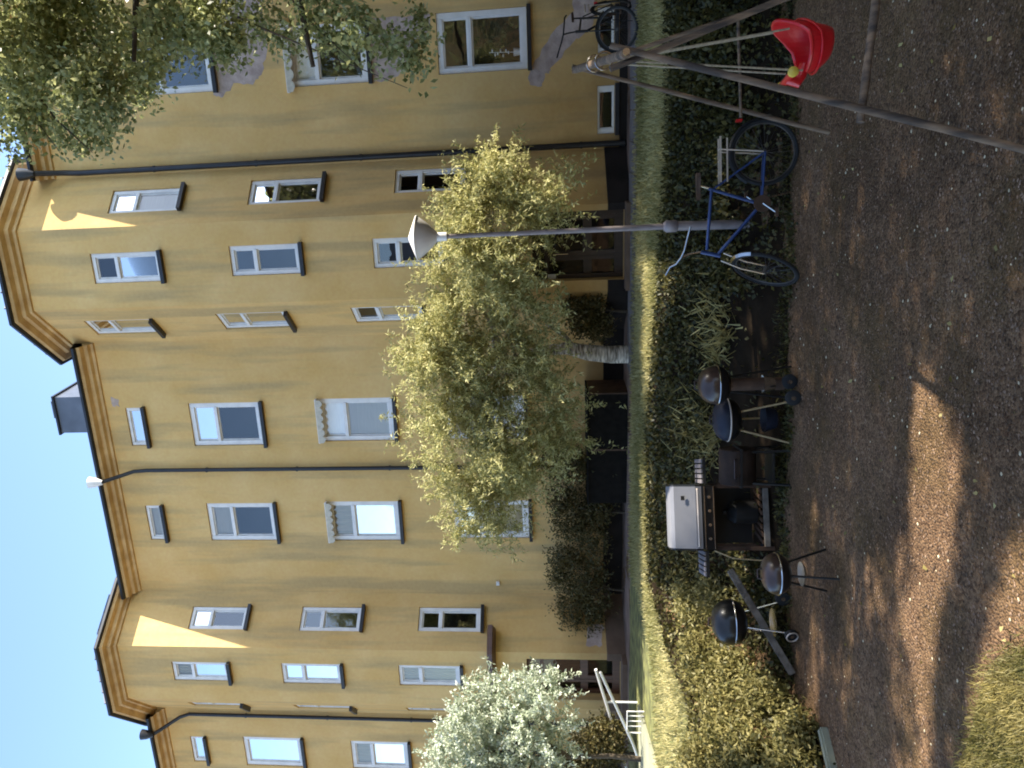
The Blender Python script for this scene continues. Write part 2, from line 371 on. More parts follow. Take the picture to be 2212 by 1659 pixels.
# ------------------------------------------------------------------ facade plan
RLM = Vector((.99, 17.23)); LRM = Vector((-4.83, 19.13))
dD = (RLM-LRM).normalized(); nD = Vector((dD.y, -dD.x))       # along the facade, and out of it
if nD.y > 0: nD = -nD
def sp2w(s, p, z=0): q = LRM+dD*s+nD*p; return Vector((q.x, q.y, z))
def w2sp(q): r = Vector((q[0], q[1]))-LRM; return r.dot(dD), r.dot(nD)
def hit(x, y, A, Bp):
    """photo ray on the vertical plane through plan points A and Bp; returns (distance from A, z)"""
    d = ray(x, y); e = (Bp-A); e.normalize(); n = Vector((-e.y, e.x))
    t = A.dot(n)/(d.x*n.x+d.y*n.y); p = Vector((0, 0, CAMZ))+d*t
    return (Vector((p.x, p.y))-A).dot(e), p.z
def on_p(x, y, p):                       # (s, z) on the plane p metres in front of the facade
    A = LRM+nD*p; s, z = hit(x, y, A, A+dD); return s, z
def edge_s(pts, p): return sum(on_p(x, y, p)[0] for x, y in pts)/len(pts)
PB = 1.12
s_Rlm = edge_s([(400, 738), (879, 718.8)], 0); s_Rfl = edge_s([(400, 662), (900, 640)], PB)
s_Rrf = edge_s([(400, 486), (938, 454.6)], PB); s_Rrm = edge_s([(600, 362), (1100, 330)], 0)
s_Lrm = edge_s([(315, 1279.8), (1056, 1274.7)], 0); s_Lrf = edge_s([(250, 1400), (1049, 1401.7)], PB)
s_Lfl = edge_s([(400, 1514), (954, 1520)], PB); s_Llm = edge_s([(400, 1535), (954, 1539)], 0)
print('plan', [round(v, 2) for v in (s_Llm, s_Lfl, s_Lrf, s_Lrm, s_Rlm, s_Rfl, s_Rrf, s_Rrm)])
def pl(s, p): q = LRM+dD*s+nD*p; return Vector((q.x, q.y))
PD = .2; s_Rrm = edge_s([(600, 362), (1100, 330)], PD)
S0, S9 = s_Llm-9, s_Rrm+9
segs = {  # name: (A, B)
 'c': (pl(S0, 0), pl(s_Llm, 0)), 'k': (pl(s_Llm, 0), pl(s_Lfl, PB)), 'n': (pl(s_Lfl, PB), pl(s_Lrf, PB)), 'm': (pl(s_Lrf, PB), pl(s_Lrm, 0)),
 'a': (pl(s_Lrm, 0), pl(s_Rlm, 0)), 'l': (pl(s_Rlm, 0), pl(s_Rfl, PB)), 'f': (pl(s_Rfl, PB), pl(s_Rrf, PB)), 'r': (pl(s_Rrf, PB), pl(s_Rrm, PD)),
 'd': (pl(s_Rrm, PD), pl(S9, PD))}
ztop_m = on_p(200, 747, .02)[1]; ztop_m2 = on_p(308, 1303, .02)[1]
ztop_R = on_p(72, 679, PB)[1]; ztop_L = on_p(252, 1403, PB)[1]
print('eaves', ztop_m, ztop_m2, ztop_R, ztop_L)
ZM = (ztop_m+ztop_m2)/2; ZR = ztop_R; ZL = ztop_L
building = empty('apartment_building', sp2w(s_Lrm, 0, TZ), label='yellow rendered apartment block with two polygonal bays, white windows and black downpipes', cat='building')
bl = building.location
class BP(MB):
    def build(s, name, mat, parent=building, **k):
        o = super().build(name, mat, None, **k)
        if parent is building: o.parent = building; o.matrix_parent_inverse = Matrix.Translation(-bl)
        else: o.parent = parent
        return o
bpy.context.view_layer.update()

wins = []   # (seg, s0, s1, z0, z1, options)
def win(seg, quad, **o):
    A, B = segs[seg]; h = [hit(x, y, A, B) for x, y in quad]     # order TR TL BR BL
    s1 = (h[0][0]+h[2][0])/2; s0 = (h[1][0]+h[3][0])/2; z1 = (h[0][1]+h[1][1])/2; z0 = (h[2][1]+h[3][1])/2
    wins.append(dict(seg=seg, s0=s0, s1=s1, z0=z0, z1=z1, **o)); return wins[-1]
win('a', [(406.7, 874), (419.9, 963), (560.4, 866), (572, 962)], inside='clear')
win('a', [(271, 882), (284, 963), (307.5, 880), (320.7, 963)], single=1, inside='clear')
win('a', [(447, 1088), (455, 1168), (590, 1086), (602, 1168)], inside='topblind')
win('a', [(316, 1092), (323, 1167), (350, 1092), (358, 1166)], single=1, inside='blind')
win('a', [(684, 862.6), (692, 953.5), (847.7, 857.6), (854.3, 951.8)], inside='blind', awning=1)
win('a', [(705, 1083), (713, 1168), (862, 1083), (866, 1168)], inside='curtain', awning=1)
win('a', [(978, 1082), (983.6, 1163), (1140, 1080), (1145, 1163)], inside='blind')
win('a', [(962, 858), (968, 950), (1130, 853), (1135, 946)], inside='blind')
win('c', [(409.7, 1591.4), (419.9, 1645.5), (440, 1591), (450, 1645.5)], single=1, inside='clear')
win('c', [(524.8, 1593), (533.3, 1655.7), (650, 1593), (656.9, 1655)], inside='curtain', single=1)
win('c', [(757, 1602), (763, 1662), (880, 1602), (886, 1662)], inside='curtain')
win('d', [(940, 29.8), (948.5, 162), (1137, 11.6), (1140, 148.8)], inside='clear', flower=1)
win('d', [(614, 56), (621, 188), (790, 44), (795, 178.5)], inside='topblind', awning=1)
win('d', [(272, 73), (281, 205), (452, 69), (459.5, 201.7)], inside='clear')
win('d', [(1292, 183.5), (1288.7, 291), (1328.5, 185), (1326.8, 287.6)], single=1, inside='clear', base=1)
win('d', [(1292, 14.9), (1290.4, 115.7), (1328.5, 14), (1326, 115)], single=1, inside='clear', base=1)
win('f', [(192, 548), (206.6, 613), (340, 543), (353.7, 608)], inside='clear')
win('f', [(492.6, 532), (502.5, 596.4), (644.7, 525.6), (653, 591.5)], inside='clear')
win('f', [(803, 515.7), (808, 580), (955, 509), (961, 574)], inside='clear')
win('r', [(236.4, 413), (239.7, 461), (388, 402), (391.8, 453)], inside='blind')
win('r', [(539, 390), (537, 443), (694, 380), (697, 433)], inside='clear')
win('r', [(851, 367), (854, 418), (1005, 357), (1008, 408)], inside='clear')
win('l', [(185, 694), (206.6, 724), (327, 689), (347, 720)], inside='clear')
win('l', [(469.5, 679), (482.7, 710.5), (618, 672.5), (629.8, 709)], inside='clear')
win('l', [(760, 665.9), (768, 699), (908.9, 659), (922, 692)], inside='clear')
win('m', [(413, 1310), (409.7, 1359), (531.6, 1310), (535, 1359)], inside='clear')
win('m', [(650, 1312), (648.4, 1363), (778.7, 1309), (782, 1363)], inside='clear')
win('m', [(904, 1312), (904, 1363), (1037.8, 1311), (1039.5, 1365)], inside='clear')
win('n', [(370.8, 1430.5), (375.8, 1469.5), (491, 1430.5), (496, 1473)], inside='curtain')
win('n', [(607.8, 1434), (611, 1476), (733, 1434), (741.5, 1479.6)], inside='curtain')
win('n', [(860, 1437), (863.4, 1479.6), (993.8, 1439), (995.5, 1485)], inside='curtain')
Lk = (segs['k'][1]-segs['k'][0]).length; nw = [w_ for w_ in wins if w_['seg'] == 'n']
for w_ in nw: wins.append(dict(seg='k', s0=Lk/2-.25, s1=Lk/2+.3, z0=w_['z0'], z1=w_['z1'], inside='clear'))
for s_, zz in ((9-2.6, 0), (9-2.6, 1), ): pass
# neighbours of the attic row that stay just outside the picture on the right
doors = []
def doorspec(seg, x0, y0, x1, y1, **o):
    A, B = segs[seg]; a = hit(x0, y0, A, B); b = hit(x1, y1, A, B)
    doors.append(dict(seg=seg, s0=min(a[0], b[0]), s1=max(a[0], b[0]), z0=TZ+.12, z1=a[1], **o))
doorspec('f', 1147, 461, 1340, 603, dark=1)
doorspec('n', 1137, 1423, 1300, 1513, dark=0)
for dd in doors:
    Ld = (segs[dd['seg']][1]-segs[dd['seg']][0]).length; dd['s0'] = max(dd['s0'], .1); dd['s1'] = min(dd['s1'], Ld-.1)

ZP = on_p(1303, 1000, 0)[1]; print('plinth top', ZP)
RV = .10      # reveal depth
def wall_panel(seg, z0, z1):
    A, B = segs[seg]; L = (B-A).length; e = (B-A)/L; n = Vector((e.y, -e.x))
    if n.dot(nD) < 0: n = -n
    holes = [h for h in wins+doors if h['seg'] == seg]
    P = lambda s, q, z: (A.x+e.x*s+n.x*q, A.y+e.y*s+n.y*q, z)
    ss = sorted(set([0, L]+[v for h in holes for v in (h['s0'], h['s1'])])); zz = sorted(set([z0, z1]+[v for h in holes for v in (h['z0'], h['z1'])]))
    ss = [v for v in ss if 0 <= v <= L]; zz = [v for v in zz if z0 <= v <= z1]
    mb = BP()
    for i in range(len(ss)-1):
        for j in range(len(zz)-1):
            cs, cz = (ss[i]+ss[i+1])/2, (zz[j]+zz[j+1])/2
            if any(h['s0'] < cs < h['s1'] and h['z0'] < cz < h['z1'] for h in holes): continue
            mb.quad(P(ss[i], 0, zz[j]), P(ss[i+1], 0, zz[j]), P(ss[i+1], 0, zz[j+1]), P(ss[i], 0, zz[j+1]))
    for h in holes:
        a, b, c, d = h['s0'], h['s1'], h['z0'], h['z1']; q = -.35 if 'dark' in h else -RV-.08
        mb.quad(P(a, 0, c), P(a, q, c), P(a, q, d), P(a, 0, d)); mb.quad(P(b, 0, c), P(b, q, c), P(b, q, d), P(b, 0, d))
        mb.quad(P(a, 0, d), P(b, 0, d), P(b, q, d), P(a, q, d)); mb.quad(P(a, 0, c), P(b, 0, c), P(b, q, c), P(a, q, c))
    mb.build('wall', M['wall'])
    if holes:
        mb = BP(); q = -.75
        mb.quad(P(0.02, q, z0), P(L-.02, q, z0), P(L-.02, q, z1), P(.02, q, z1)); mb.build('dark_backdrop', M['inner'])  # dark sheet behind the openings, stands for the unlit rooms
    return P
Pf = {}
for k in segs: Pf[k] = wall_panel(k, TZ-.3, {'a': ZM, 'c': ZM, 'd': ZM}.get(k, ZR if k in 'lfr' else ZL)+.25)
# return walls of the bay heads above the main roof
for sA, zt, in ((s_Rlm, ZR), (s_Rrm, ZR), (s_Llm, ZL), (s_Lrm, ZL)):
    b = BP(); b.quad(sp2w(sA, 0, ZM-.2), sp2w(sA, -2.5, ZM-.2), sp2w(sA, -2.5, zt+.25), sp2w(sA, 0, zt+.25)); b.build('wall', M['wall'])

# ---- windows: frame > panes, sill, blind ...
def make_window(w_):
    P = Pf[w_['seg']]; s0, s1, z0, z1 = w_['s0'], w_['s1'], w_['z0'], w_['z1']; W, H = s1-s0, z1-z0
    def bx(mb, a, b, c, d, q0, q1):
        o = Vector(P(a, q0, c)); mb.obox(o, Vector(P(b, q0, c))-o, Vector(P(a, q1, c))-o, Vector(P(a, q0, d))-o)
    fr = BP(); t = (.105 if W > .8 else .08) if H > .6 else .07; g = .004; qa, qb = -RV, -.035
    a, b, c, d = s0+g, s1-g, z0+g, z1-g
    tv = t
    if w_.get('base'): t = .10; tv = .03
    bx(fr, a, a+t, c, d, qa, qb); bx(fr, b-t, b, c, d, qa, qb); bx(fr, a+t, b-t, c, c+tv, qa, qb-.002); bx(fr, a+t, b-t, d-tv, d, qa, qb-.002)
    panes = []
    if w_.get('single'): panes = [(a+t, b-t, c+tv, d-tv)]
    else:
        zm = c+t+(d-c-2*t)*.655; bx(fr, a+t, b-t, zm-.035, zm+.035, qa+.003, qb+.012); panes = [(a+t, b-t, c+t, zm-.035), (a+t, b-t, zm+.035, d-t)]
    for (pa, pb, pc, pd) in panes:   # sash
        k = .028 if not w_.get('base') else .012; bx(fr, pa, pa+k, pc, pd, qa-.012, qb-.03); bx(fr, pb-k, pb, pc, pd, qa-.012, qb-.03); bx(fr, pa+k, pb-k, pc, pc+k, qa-.012, qb-.031); bx(fr, pa+k, pb-k, pd-k, pd, qa-.012, qb-.031)
    f = fr.build('window', M['frame'], bevel=.006)
    inv = None
    def child(mb, name, mat, **kk):
        o = MB.build(mb, name, mat, f, **kk); return o
    for (pa, pb, pc, pd) in panes:
        mb = MB(); q = qa+.02; mb.quad(P(pa+.02, q, pc+.02), P(pb-.02, q, pc+.02), P(pb-.02, q, pd-.02), P(pa+.02, q, pd-.02)); child(mb, 'pane', M['glass'])
    mb = MB(); bx(mb, s0-.03, s1+.03, z0-.075, z0-.003, .003, .11); child(mb, 'sill', M['black'])
    ins = w_['inside']; q = qa-.02
    if ins in ('blind', 'curtain', 'topblind'):
        mb = MB(); zb = panes[-1][2] if ins == 'topblind' else c+t*.5
        n = 14; xs_ = [a+t*.6+(b-a-1.2*t)*i/n for i in range(n+1)]
        for i in range(n):
            o1, o2 = (.012*math.sin(i*2.1), .012*math.sin((i+1)*2.1)) if ins == 'curtain' else (0, 0)
            mb.quad(P(xs_[i], q+o1, zb), P(xs_[i+1], q+o2, zb), P(xs_[i+1], q+o2, d-t*.4), P(xs_[i], q+o1, d-t*.4))
        child(mb, 'curtain' if ins == 'curtain' else 'blind', M['curtain' if ins == 'curtain' else 'blind'])
    if w_.get('flower'):
        mb = MB(); cs = s0+W*.30; mb.lathe(P(cs, q-.10, c+t), [(.0, 0), (.055, 0), (.075, .15), (.06, .15)], 12); child(mb, 'flower_pot', M['white'])
        mb = MB()
        for i in range(7):
            mb.lathe(P(cs+.05*math.sin(i*2.4), q-.10+.03*math.cos(i*3), c+t+.22+.05*i), [(.001, 0), (.035, .015), (.03, .03), (.001, .04)], 8)
        mb.tube([P(cs, q-.10, c+t+.1), P(cs+.02, q-.1, c+t+.6)], .008, 5); child(mb, 'orchid', M['white'])
    if w_.get('awning'):
        mb = MB(); ex = .10 if w_['seg'] == 'd' else .01; bx(mb, s0-ex, s1+ex, z1-.02, z1+.02, .004, .10); child(mb, 'awning_case', M['frame'])
        mb = MB(); n = 6
        for i in range(n):
            x0, x1 = s0-ex+.01+(W+2*ex-.02)*i/n, s0-ex+.01+(W+2*ex-.02)*(i+1)/n; pts = []
            for j in range(7):
                tt = j/6; pts.append((x0+(x1-x0)*tt, z1-.09-.055*math.sin(math.pi*tt)))
            for j in range(6):
                mb.quad(P(pts[j][0], .10, z1+.01), P(pts[j+1][0], .10, z1+.01), P(pts[j+1][0], .11, pts[j+1][1]), P(pts[j][0], .11, pts[j][1]))
        child(mb, 'awning', M['canvas'])
for w_ in wins: make_window(w_)
# ---- doors
for dd in doors:
    P = Pf[dd['seg']]; s0, s1, z0, z1 = dd['s0'], dd['s1'], dd['z0'], dd['z1']; q0 = -.30
    def bx(mb, a, b, c, d, qa, qb):
        o = Vector(P(a, qa, c)); mb.obox(o, Vector(P(b, qa, c))-o, Vector(P(a, qb, c))-o, Vector(P(a, qa, d))-o)
    wd = M['darkwood' if dd['dark'] else 'wood']; W = s1-s0
    fr = BP(); bx(fr, s0+.004, s0+.09, z0, z1-.004, q0-.05, q0+.07); bx(fr, s1-.09, s1-.004, z0, z1-.004, q0-.05, q0+.07); bx(fr, s0+.09, s1-.09, z1-.12, z1-.004, q0-.05, q0+.068)
    bx(fr, s0+.09, s1-.09, z0, z0+.16, q0-.03, q0+.05); zt = z0+(z1-z0)*.84; bx(fr, s0+.09, s1-.09, zt-.04, zt+.04, q0-.03, q0+.05)
    sm = s0+W*.30; bx(fr, sm-.04, sm+.04, z0+.16, zt-.04, q0-.028, q0+.048)
    zr = z0+(z1-z0)*.34
    for a, b in ((s0+.09, sm-.04), (sm+.04, s1-.09)): bx(fr, a, b, zr, zr+.16, q0-.026, q0+.046)
    for a, b in ((sm+.04, sm+.14), (s1-.19, s1-.09)): bx(fr, a, b, z0+.16, zr, q0-.027, q0+.045); bx(fr, a, b, zr+.16, zt-.04, q0-.027, q0+.045)
    f = fr.build('door', wd, bevel=.006, label='dark wooden glazed entrance door' if dd['dark'] else 'brown wooden glazed entrance door under a canopy')
    for (a, b, c, d) in ((s0+.09, sm-.04, z0+.16, zr), (s0+.09, sm-.04, zr+.16, zt-.04), (sm+.14, s1-.19, z0+.16, zr), (sm+.14, s1-.19, zr+.16, zt-.04), (s0+.09, s1-.09, zt+.04, z1-.12)):
        mb = MB(); mb.quad(P(a, q0, c), P(b, q0, c), P(b, q0, d), P(a, q0, d)); mb.build('pane', M['doorglass'], f)
    mb = MB(); mb.tube([P(sm+.09, q0+.05, z0+1.0), P(sm+.09, q0+.10, z0+1.02), P(sm+.09, q0+.10, z0+1.3), P(sm+.09, q0+.05, z0+1.32)], .012, 6); mb.build('door_handle', M['chrome'], f)
    mb = BP(); bx(mb, s0-.15, s1+.15, TZ-.1, z0-.002, -.34, .35); mb.build('doorstep', M['plinthb'])
    if dd['dark']:
        mb = BP(); bx(mb, s0+.012, s0+.10, z0+1.25, z0+1.40, q0+.075, q0+.10); mb.build('intercom', M['white'])
# ---- sweeps along the facade (plinth, cornice, gutter)
def offset(poly, q):
    out = []
    for i, p in enumerate(poly):
        ns = []
        for a, b in ((i-1, i), (i, i+1)):
            if a < 0 or b >= len(poly): continue
            e = (poly[b]-poly[a]).normalized(); ns.append(Vector((e.y, -e.x)))
        if len(ns) == 2:
            mth = (ns[0]+ns[1]).normalized(); out.append(p+mth*(q/max(.3, mth.dot(ns[0]))))
        else: out.append(p+ns[0]*q)
    return out
def sweep(mb, poly, prof):
    rows = [[(o.x, o.y, z) for o in offset(poly, q)] for q, z in prof]
    for i in range(len(rows)-1):
        for j in range(len(poly)-1): mb.quad(rows[i][j], rows[i][j+1], rows[i+1][j+1], rows[i+1][j])
    return mb
polyL = [pl(s_Llm, -1.6), pl(s_Llm, 0), pl(s_Lfl, PB), pl(s_Lrf, PB), pl(s_Lrm, 0), pl(s_Lrm, -1.6)]
polyR = [pl(s_Rlm, -1.6), pl(s_Rlm, 0), pl(s_Rfl, PB), pl(s_Rrf, PB), pl(s_Rrm, PD), pl(s_Rrm, -1.6)]
mains = [[pl(S0, 0), pl(s_Llm, 0)], [pl(s_Lrm, 0), pl(s_Rlm, 0)], [pl(s_Rrm, PD), pl(S9, PD)]]
def cprof(z): return [(.0, z-.03), (.05, z-.025), (.07, z+.03), (.16, z+.05), (.19, z+.12), (.32, z+.14), (.35, z+.18), (.35, z+.20)]
def cornice(poly, z):
    b = BP(); sweep(b, poly, cprof(z)); b.build('cornice', M['cornice'], smooth=False)
    b = BP(); sweep(b, poly, [(.33, z+.202), (.40, z+.202), (.43, z+.22), (.43, z+.27), (.41, z+.29), (.2, z+.31), (-.3, z+.36)]); b.build('gutter', M['black'])
for p in mains: cornice(p, ZM)
cornice(polyL, ZL); cornice(polyR, ZR)
for i, p in enumerate(mains):
    zp = ZP if i < 2 else on_p(1338, 240, PD+.03)[1]; b = BP(); sweep(b, p, [(0, zp), (.03, zp-.01), (.035, TZ-.3)]); b.build('plinth', M['plinth'])
# plinth of the bays, interrupted by their doors
for poly, dd in ((polyL[1:5], doors[1]), (polyR[1:5], doors[0])):
    A, B = poly[1], poly[2]; e = (B-A).normalized()
    b = BP(); sweep(b, [poly[0], poly[1], A+e*(dd['s0']-.0)], [(0, ZP), (.03, ZP-.01), (.035, TZ-.3)]); b.build('plinth', M['plinthb'] if dd is doors[1] else M['plinth']); b = BP(); sweep(b, [A+e*dd['s1'], poly[2], poly[3]], [(0, ZP), (.03, ZP-.01), (.035, TZ-.3)])
    b.build('plinth', M['plinthb'] if dd is doors[1] else M['plinth'])
# roofs
def roofpoly(mb, poly, z, apex):
    o = offset(poly, .40)
    for j in range(len(poly)-1): mb.add([(o[j].x, o[j].y, z), (o[j+1].x, o[j+1].y, z), apex], [(0, 1, 2)])
for poly, z, slope in ((polyL, ZL, 1.25), (polyR, ZR, .8)):
    c = (poly[1]+poly[4])/2+nD*(-.6); b = BP(); roofpoly(b, poly, z+.29, (c.x, c.y, z+.29+slope)); b.build('roof', M['roof'])
    o = offset(poly, .40); apex = Vector((c.x, c.y, z+.29+slope))
    for j in range(1, 4):
        n = 4 if j != 2 else 6
        for i in range(1, n):
            a = o[j].lerp(o[j+1], i/n); bb = BP(); bb.bar((a.x, a.y, z+.31), Vector((a.x, a.y, z+.31)).lerp(apex, .8)+Vector((0, 0, .02)), .025, .035); bb.build('roof_seam', M['roof'])
for (sa, sb) in ((S0, s_Llm), (s_Llm, s_Lrm), (s_Lrm, s_Rlm), (s_Rlm, s_Rrm), (s_Rrm, S9)):
    pass
b = BP()
for (sa, sb) in ((S0, s_Llm), (s_Lrm, s_Rlm), (s_Rrm, S9)): b.quad(sp2w(sa, .40, ZM+.29), sp2w(sb, .40, ZM+.29), sp2w(sb, -6, ZM+2.6), sp2w(sa, -6, ZM+2.6))
for (sa, sb) in ((s_Llm, s_Lrm), (s_Rlm, s_Rrm)): b.quad(sp2w(sa, -.3, ZM+.75), sp2w(sb, -.3, ZM+.75), sp2w(sb, -6, ZM+2.6), sp2w(sa, -6, ZM+2.6))
b.quad(sp2w(S0, -6, ZM+2.6), sp2w(S9, -6, ZM+2.6), sp2w(S9, -12, ZM+.5), sp2w(S0, -12, ZM+.5)); b.build('roof', M['roof'])
b = BP(); b.quad(sp2w(S0, -12, TZ-.3), sp2w(S9, -12, TZ-.3), sp2w(S9, -12, ZM+.5), sp2w(S0, -12, ZM+.5))
for s_ in (S0, S9): b.add([sp2w(s_, 0, TZ-.3), sp2w(s_, -12, TZ-.3), sp2w(s_, -12, ZM+.5), sp2w(s_, -6, ZM+2.6), sp2w(s_, 0, ZM+.5)], [(0, 1, 2, 3, 4)])
b.build('wall', M['wall'])
# chimney box on the roof
s1_, z1_ = on_p(122, 858+77, -1.2); s0_, _ = on_p(122, 1012-75+0, -1.2)
sR, zT = on_p(121, 935+0, -1.2)[0], on_p(122, 935, -1.2)[1]
sA = on_p(160, 1000+0, -1.2)[0]
cR = on_p(140, 935-77, -1.2)[0]; cL = on_p(140, 935, -1.2)[0]; cT = on_p(126, 900, -1.2)[1]
lo, hi = min(cR, cL), max(cR, cL)
b = BP(); b.obox(sp2w(lo, -1.2, ZM), Vector(sp2w(hi, -1.2, ZM))-Vector(sp2w(lo, -1.2, ZM)), Vector(sp2w(lo, -3.6, ZM))-Vector(sp2w(lo, -1.2, ZM)), (0, 0, cT-ZM)); ch = b.build('chimney', M['roof'])
b = MB(); o_ = Vector(sp2w(lo-.04, -1.15, cT+.002)); b.obox(o_, Vector(sp2w(hi+.04, -1.15, cT))-Vector(sp2w(lo-.04, -1.15, cT)), Vector(sp2w(lo, -3.6, 0))-Vector(sp2w(lo, -1.15, 0)), (0, 0, .05)); b.build('chimney_cap', M['black'], ch)
m0, m1 = lo+(hi-lo)*.3, lo+(hi-lo)*.78; o_ = Vector(sp2w(m0, -1.5, cT+.055)); b = MB(); b.obox(o_, Vector(sp2w(m1, -1.5, 0))-Vector(sp2w(m0, -1.5, 0)), Vector(sp2w(m0, -1.9, 0))-Vector(sp2w(m0, -1.5, 0)), (0, 0, .26)); b.build('chimney_pot', M['roof'], ch)
# downpipes
def pipe(pts, r=.045, hopper=None, label=None):
    b = BP(); b.tube(pts, r, 10); o = b.build('downpipe', M['black'], smooth=True)
    z = pts[-1][2]+.8
    while z < pts[-2][2]-.4:
        mb = MB(); q = Vector(pts[-1]).lerp(Vector(pts[-2]), (z-pts[-1][2])/(pts[-2][2]-pts[-1][2])); mb.lathe(q-Vector((0, 0, .02)), [(r, 0), (r+.012, 0), (r+.012, .04), (r, .04)], 10); mb.build('pipe_clip', M['black'], o); z += 2.1
    if hopper:
        mb = MB(); mb.lathe(Vector(pts[0])-Vector((0, 0, .05)), [(.05, -.12), (.11, .05), (.13, .2), (.12, .2)], 14); mb.build('hopper', M[hopper], o, smooth=True)
s_ = on_p(700, 1012, .08)[0]; pipe([sp2w(s_+.0-.12, .46, ZM+.30), sp2w(s_-.12, .40, ZM+.12), sp2w(s_-.02, .10, ZM-.45), sp2w(s_, .09, ZM-.75), sp2w(s_, .09, TZ+.05)], hopper='lampw')
s_ = on_p(600, 350, PD+.1)[0]; pipe([sp2w(s_+.05, PD+.46, ZM+.30), sp2w(s_+.05, PD+.40, ZM+.12), sp2w(s_+.02, PD+.12, ZM-.3), sp2w(s_, PD+.10, ZM-.6), sp2w(s_, PD+.10, TZ+.05)], .055, hopper='black')
s_ = on_p(600, 1547, .08)[0]; pipe([sp2w(s_-.35, .46, ZM+.30), sp2w(s_-.35, .40, ZM+.12), sp2w(s_-.08, .12, ZM-.45), sp2w(s_, .09, ZM-.7), sp2w(s_, .09, TZ+.05)], hopper='black')
# canopy over the left entrance, bare plaster patches, small wall fittings
c0 = hit(1056, 1365, *segs['m']); c1 = hit(1056, 1500, *segs['n'])
pc = [pl(s_Lfl+.1, PB), pl(s_Lrf, PB), pl(s_Lrf, PB).lerp(pl(s_Lrm, 0), .35)]; zc = c0[1]
b = BP(); sweep(b, pc, [(0.0, zc+.04), (.34, zc), (.36, zc-.10), (.10, zc-.16), (0, zc-.16)]); b.build('door_canopy', M['wood'])
def patch(seg, pts, name='bare_plaster'):
    A, B = segs[seg]; P = Pf[seg]; q = [hit(x, y, A, B) for x, y in pts]
    out = []
    for i in range(len(q)):
        a, c = q[i], q[(i+1) % len(q)]
        for t in range(5):
            f_ = t/5; out.append((a[0]+(c[0]-a[0])*f_+random.gauss(0, .018), a[1]+(c[1]-a[1])*f_+random.gauss(0, .018)))
    b = BP(); b.add([P(s, .0035, z) for s, z in out], [tuple(range(len(out)))]); b.build(name, M['bare'])
patch('d', [(462, 205), (478, 212), (505, 180), (545, 182), (565, 160), (578, 100), (560, -20), (470, -30), (462, 60)])
patch('d', [(800, 178), (845, 172), (880, 150), (905, 95), (930, 60), (930, 30), (800, 40)])
patch('d', [(1142, 160), (1146, 188), (1172, 187), (1178, 160), (1190, 150), (1245, 85), (1284, 55), (1288, -60), (1230, -60), (1240, 20), (1180, 90)])
patch('m', [(1268, 1352), (1266, 1393), (1300, 1395), (1303, 1350)])
patch('a', [(240, 860), (243, 878), (258, 880), (256, 862)])

b = BP(); q = hit(1075, 1258, *segs['a']); P = Pf['a']; o_ = Vector(P(q[0]-.04, .003, q[1]-.04)); b.obox(o_, Vector(P(q[0]+.04, .003, q[1]-.04))-o_, Vector(P(q[0]-.04, .07, q[1]-.04))-o_, (0, 0, .07)); b.build('vent', M['white'])
# cellar box by the wall behind the tree
s0_, z0_ = on_p(1268, 853, .9); s1_, _ = on_p(1268, 1088, .9)
lo, hi = min(s0_, s1_), max(s0_, s1_)
cb = empty('cellar_stair_box', sp2w((lo+hi)/2, .5, TZ), math.atan2(dD.y, dD.x), label='low black box against the yellow wall behind the birch', cat='cellar box')
hw = (hi-lo)/2; hh = z0_-TZ
MB().box(-hw, hw, -.38, .44, 0, hh-.03).build('panel', M['soot'], cb); MB().box(-hw-.03, hw+.03, -.42, .45, hh-.028, hh).build('lid', M['soot'], cb)
MB().box(hw+.001, hw+.03, -.40, .44, 0, hh-.03).build('edge_board', M['rust'], cb)
MB().box(-.02, .02, -.395, -.381, 0, hh-.03).build('post', M['rust'], cb)

# ------------------------------------------------------------------ terrace, lawn, paths
def Ywall(x): # plan y of the facade at x
    t = (x-LRM.x)/dD.x; return LRM.y+dD.y*t-(PD if x > 4 else 0)
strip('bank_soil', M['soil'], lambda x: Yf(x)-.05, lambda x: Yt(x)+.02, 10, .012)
strip('lawn', M['grassg'], lambda x: Yt(x), lambda x: Ywall(x)-1.9, 6, .014)
strip('terrace_ground', M['path'], lambda x: Ywall(x)-1.9, lambda x: Ywall(x)+.2, 3, .006)
# slabs of the footpath along the wall
pv = empty('paved_path', sp2w(s_Rrm-1, 1.6, TZ), math.atan2(dD.y, dD.x), kind='structure')
for i in range(26):
    for j in range(2):
        MB().box(-3+.52*i, -3+.52*i+.5, -.55+.52*j, -.55+.52*j+.5, .018, .045+.006*random.random()).build('slab', M['slab'], pv)
pa = empty('pale_paving', (0, 0, 0), kind='structure')
pts = [at_z(x, y, TZ+.02) for x, y in [(1388, 1530), (1384, 1680), (1432, 1680), (1440, 1600)]]
x0_, x1_ = -12.6, at_z(1392, 1548, TZ).x
for i in range(9):
    xa = x1_-.5*(i+1); 
    for j in range(4):
        ya = at_z(1440, 1640, TZ).y+.85*j
        MB().box(xa+.01, xa+.49, ya+.01, ya+.84, TZ+.012, TZ+.055).build('slab', M['palep'], pa)

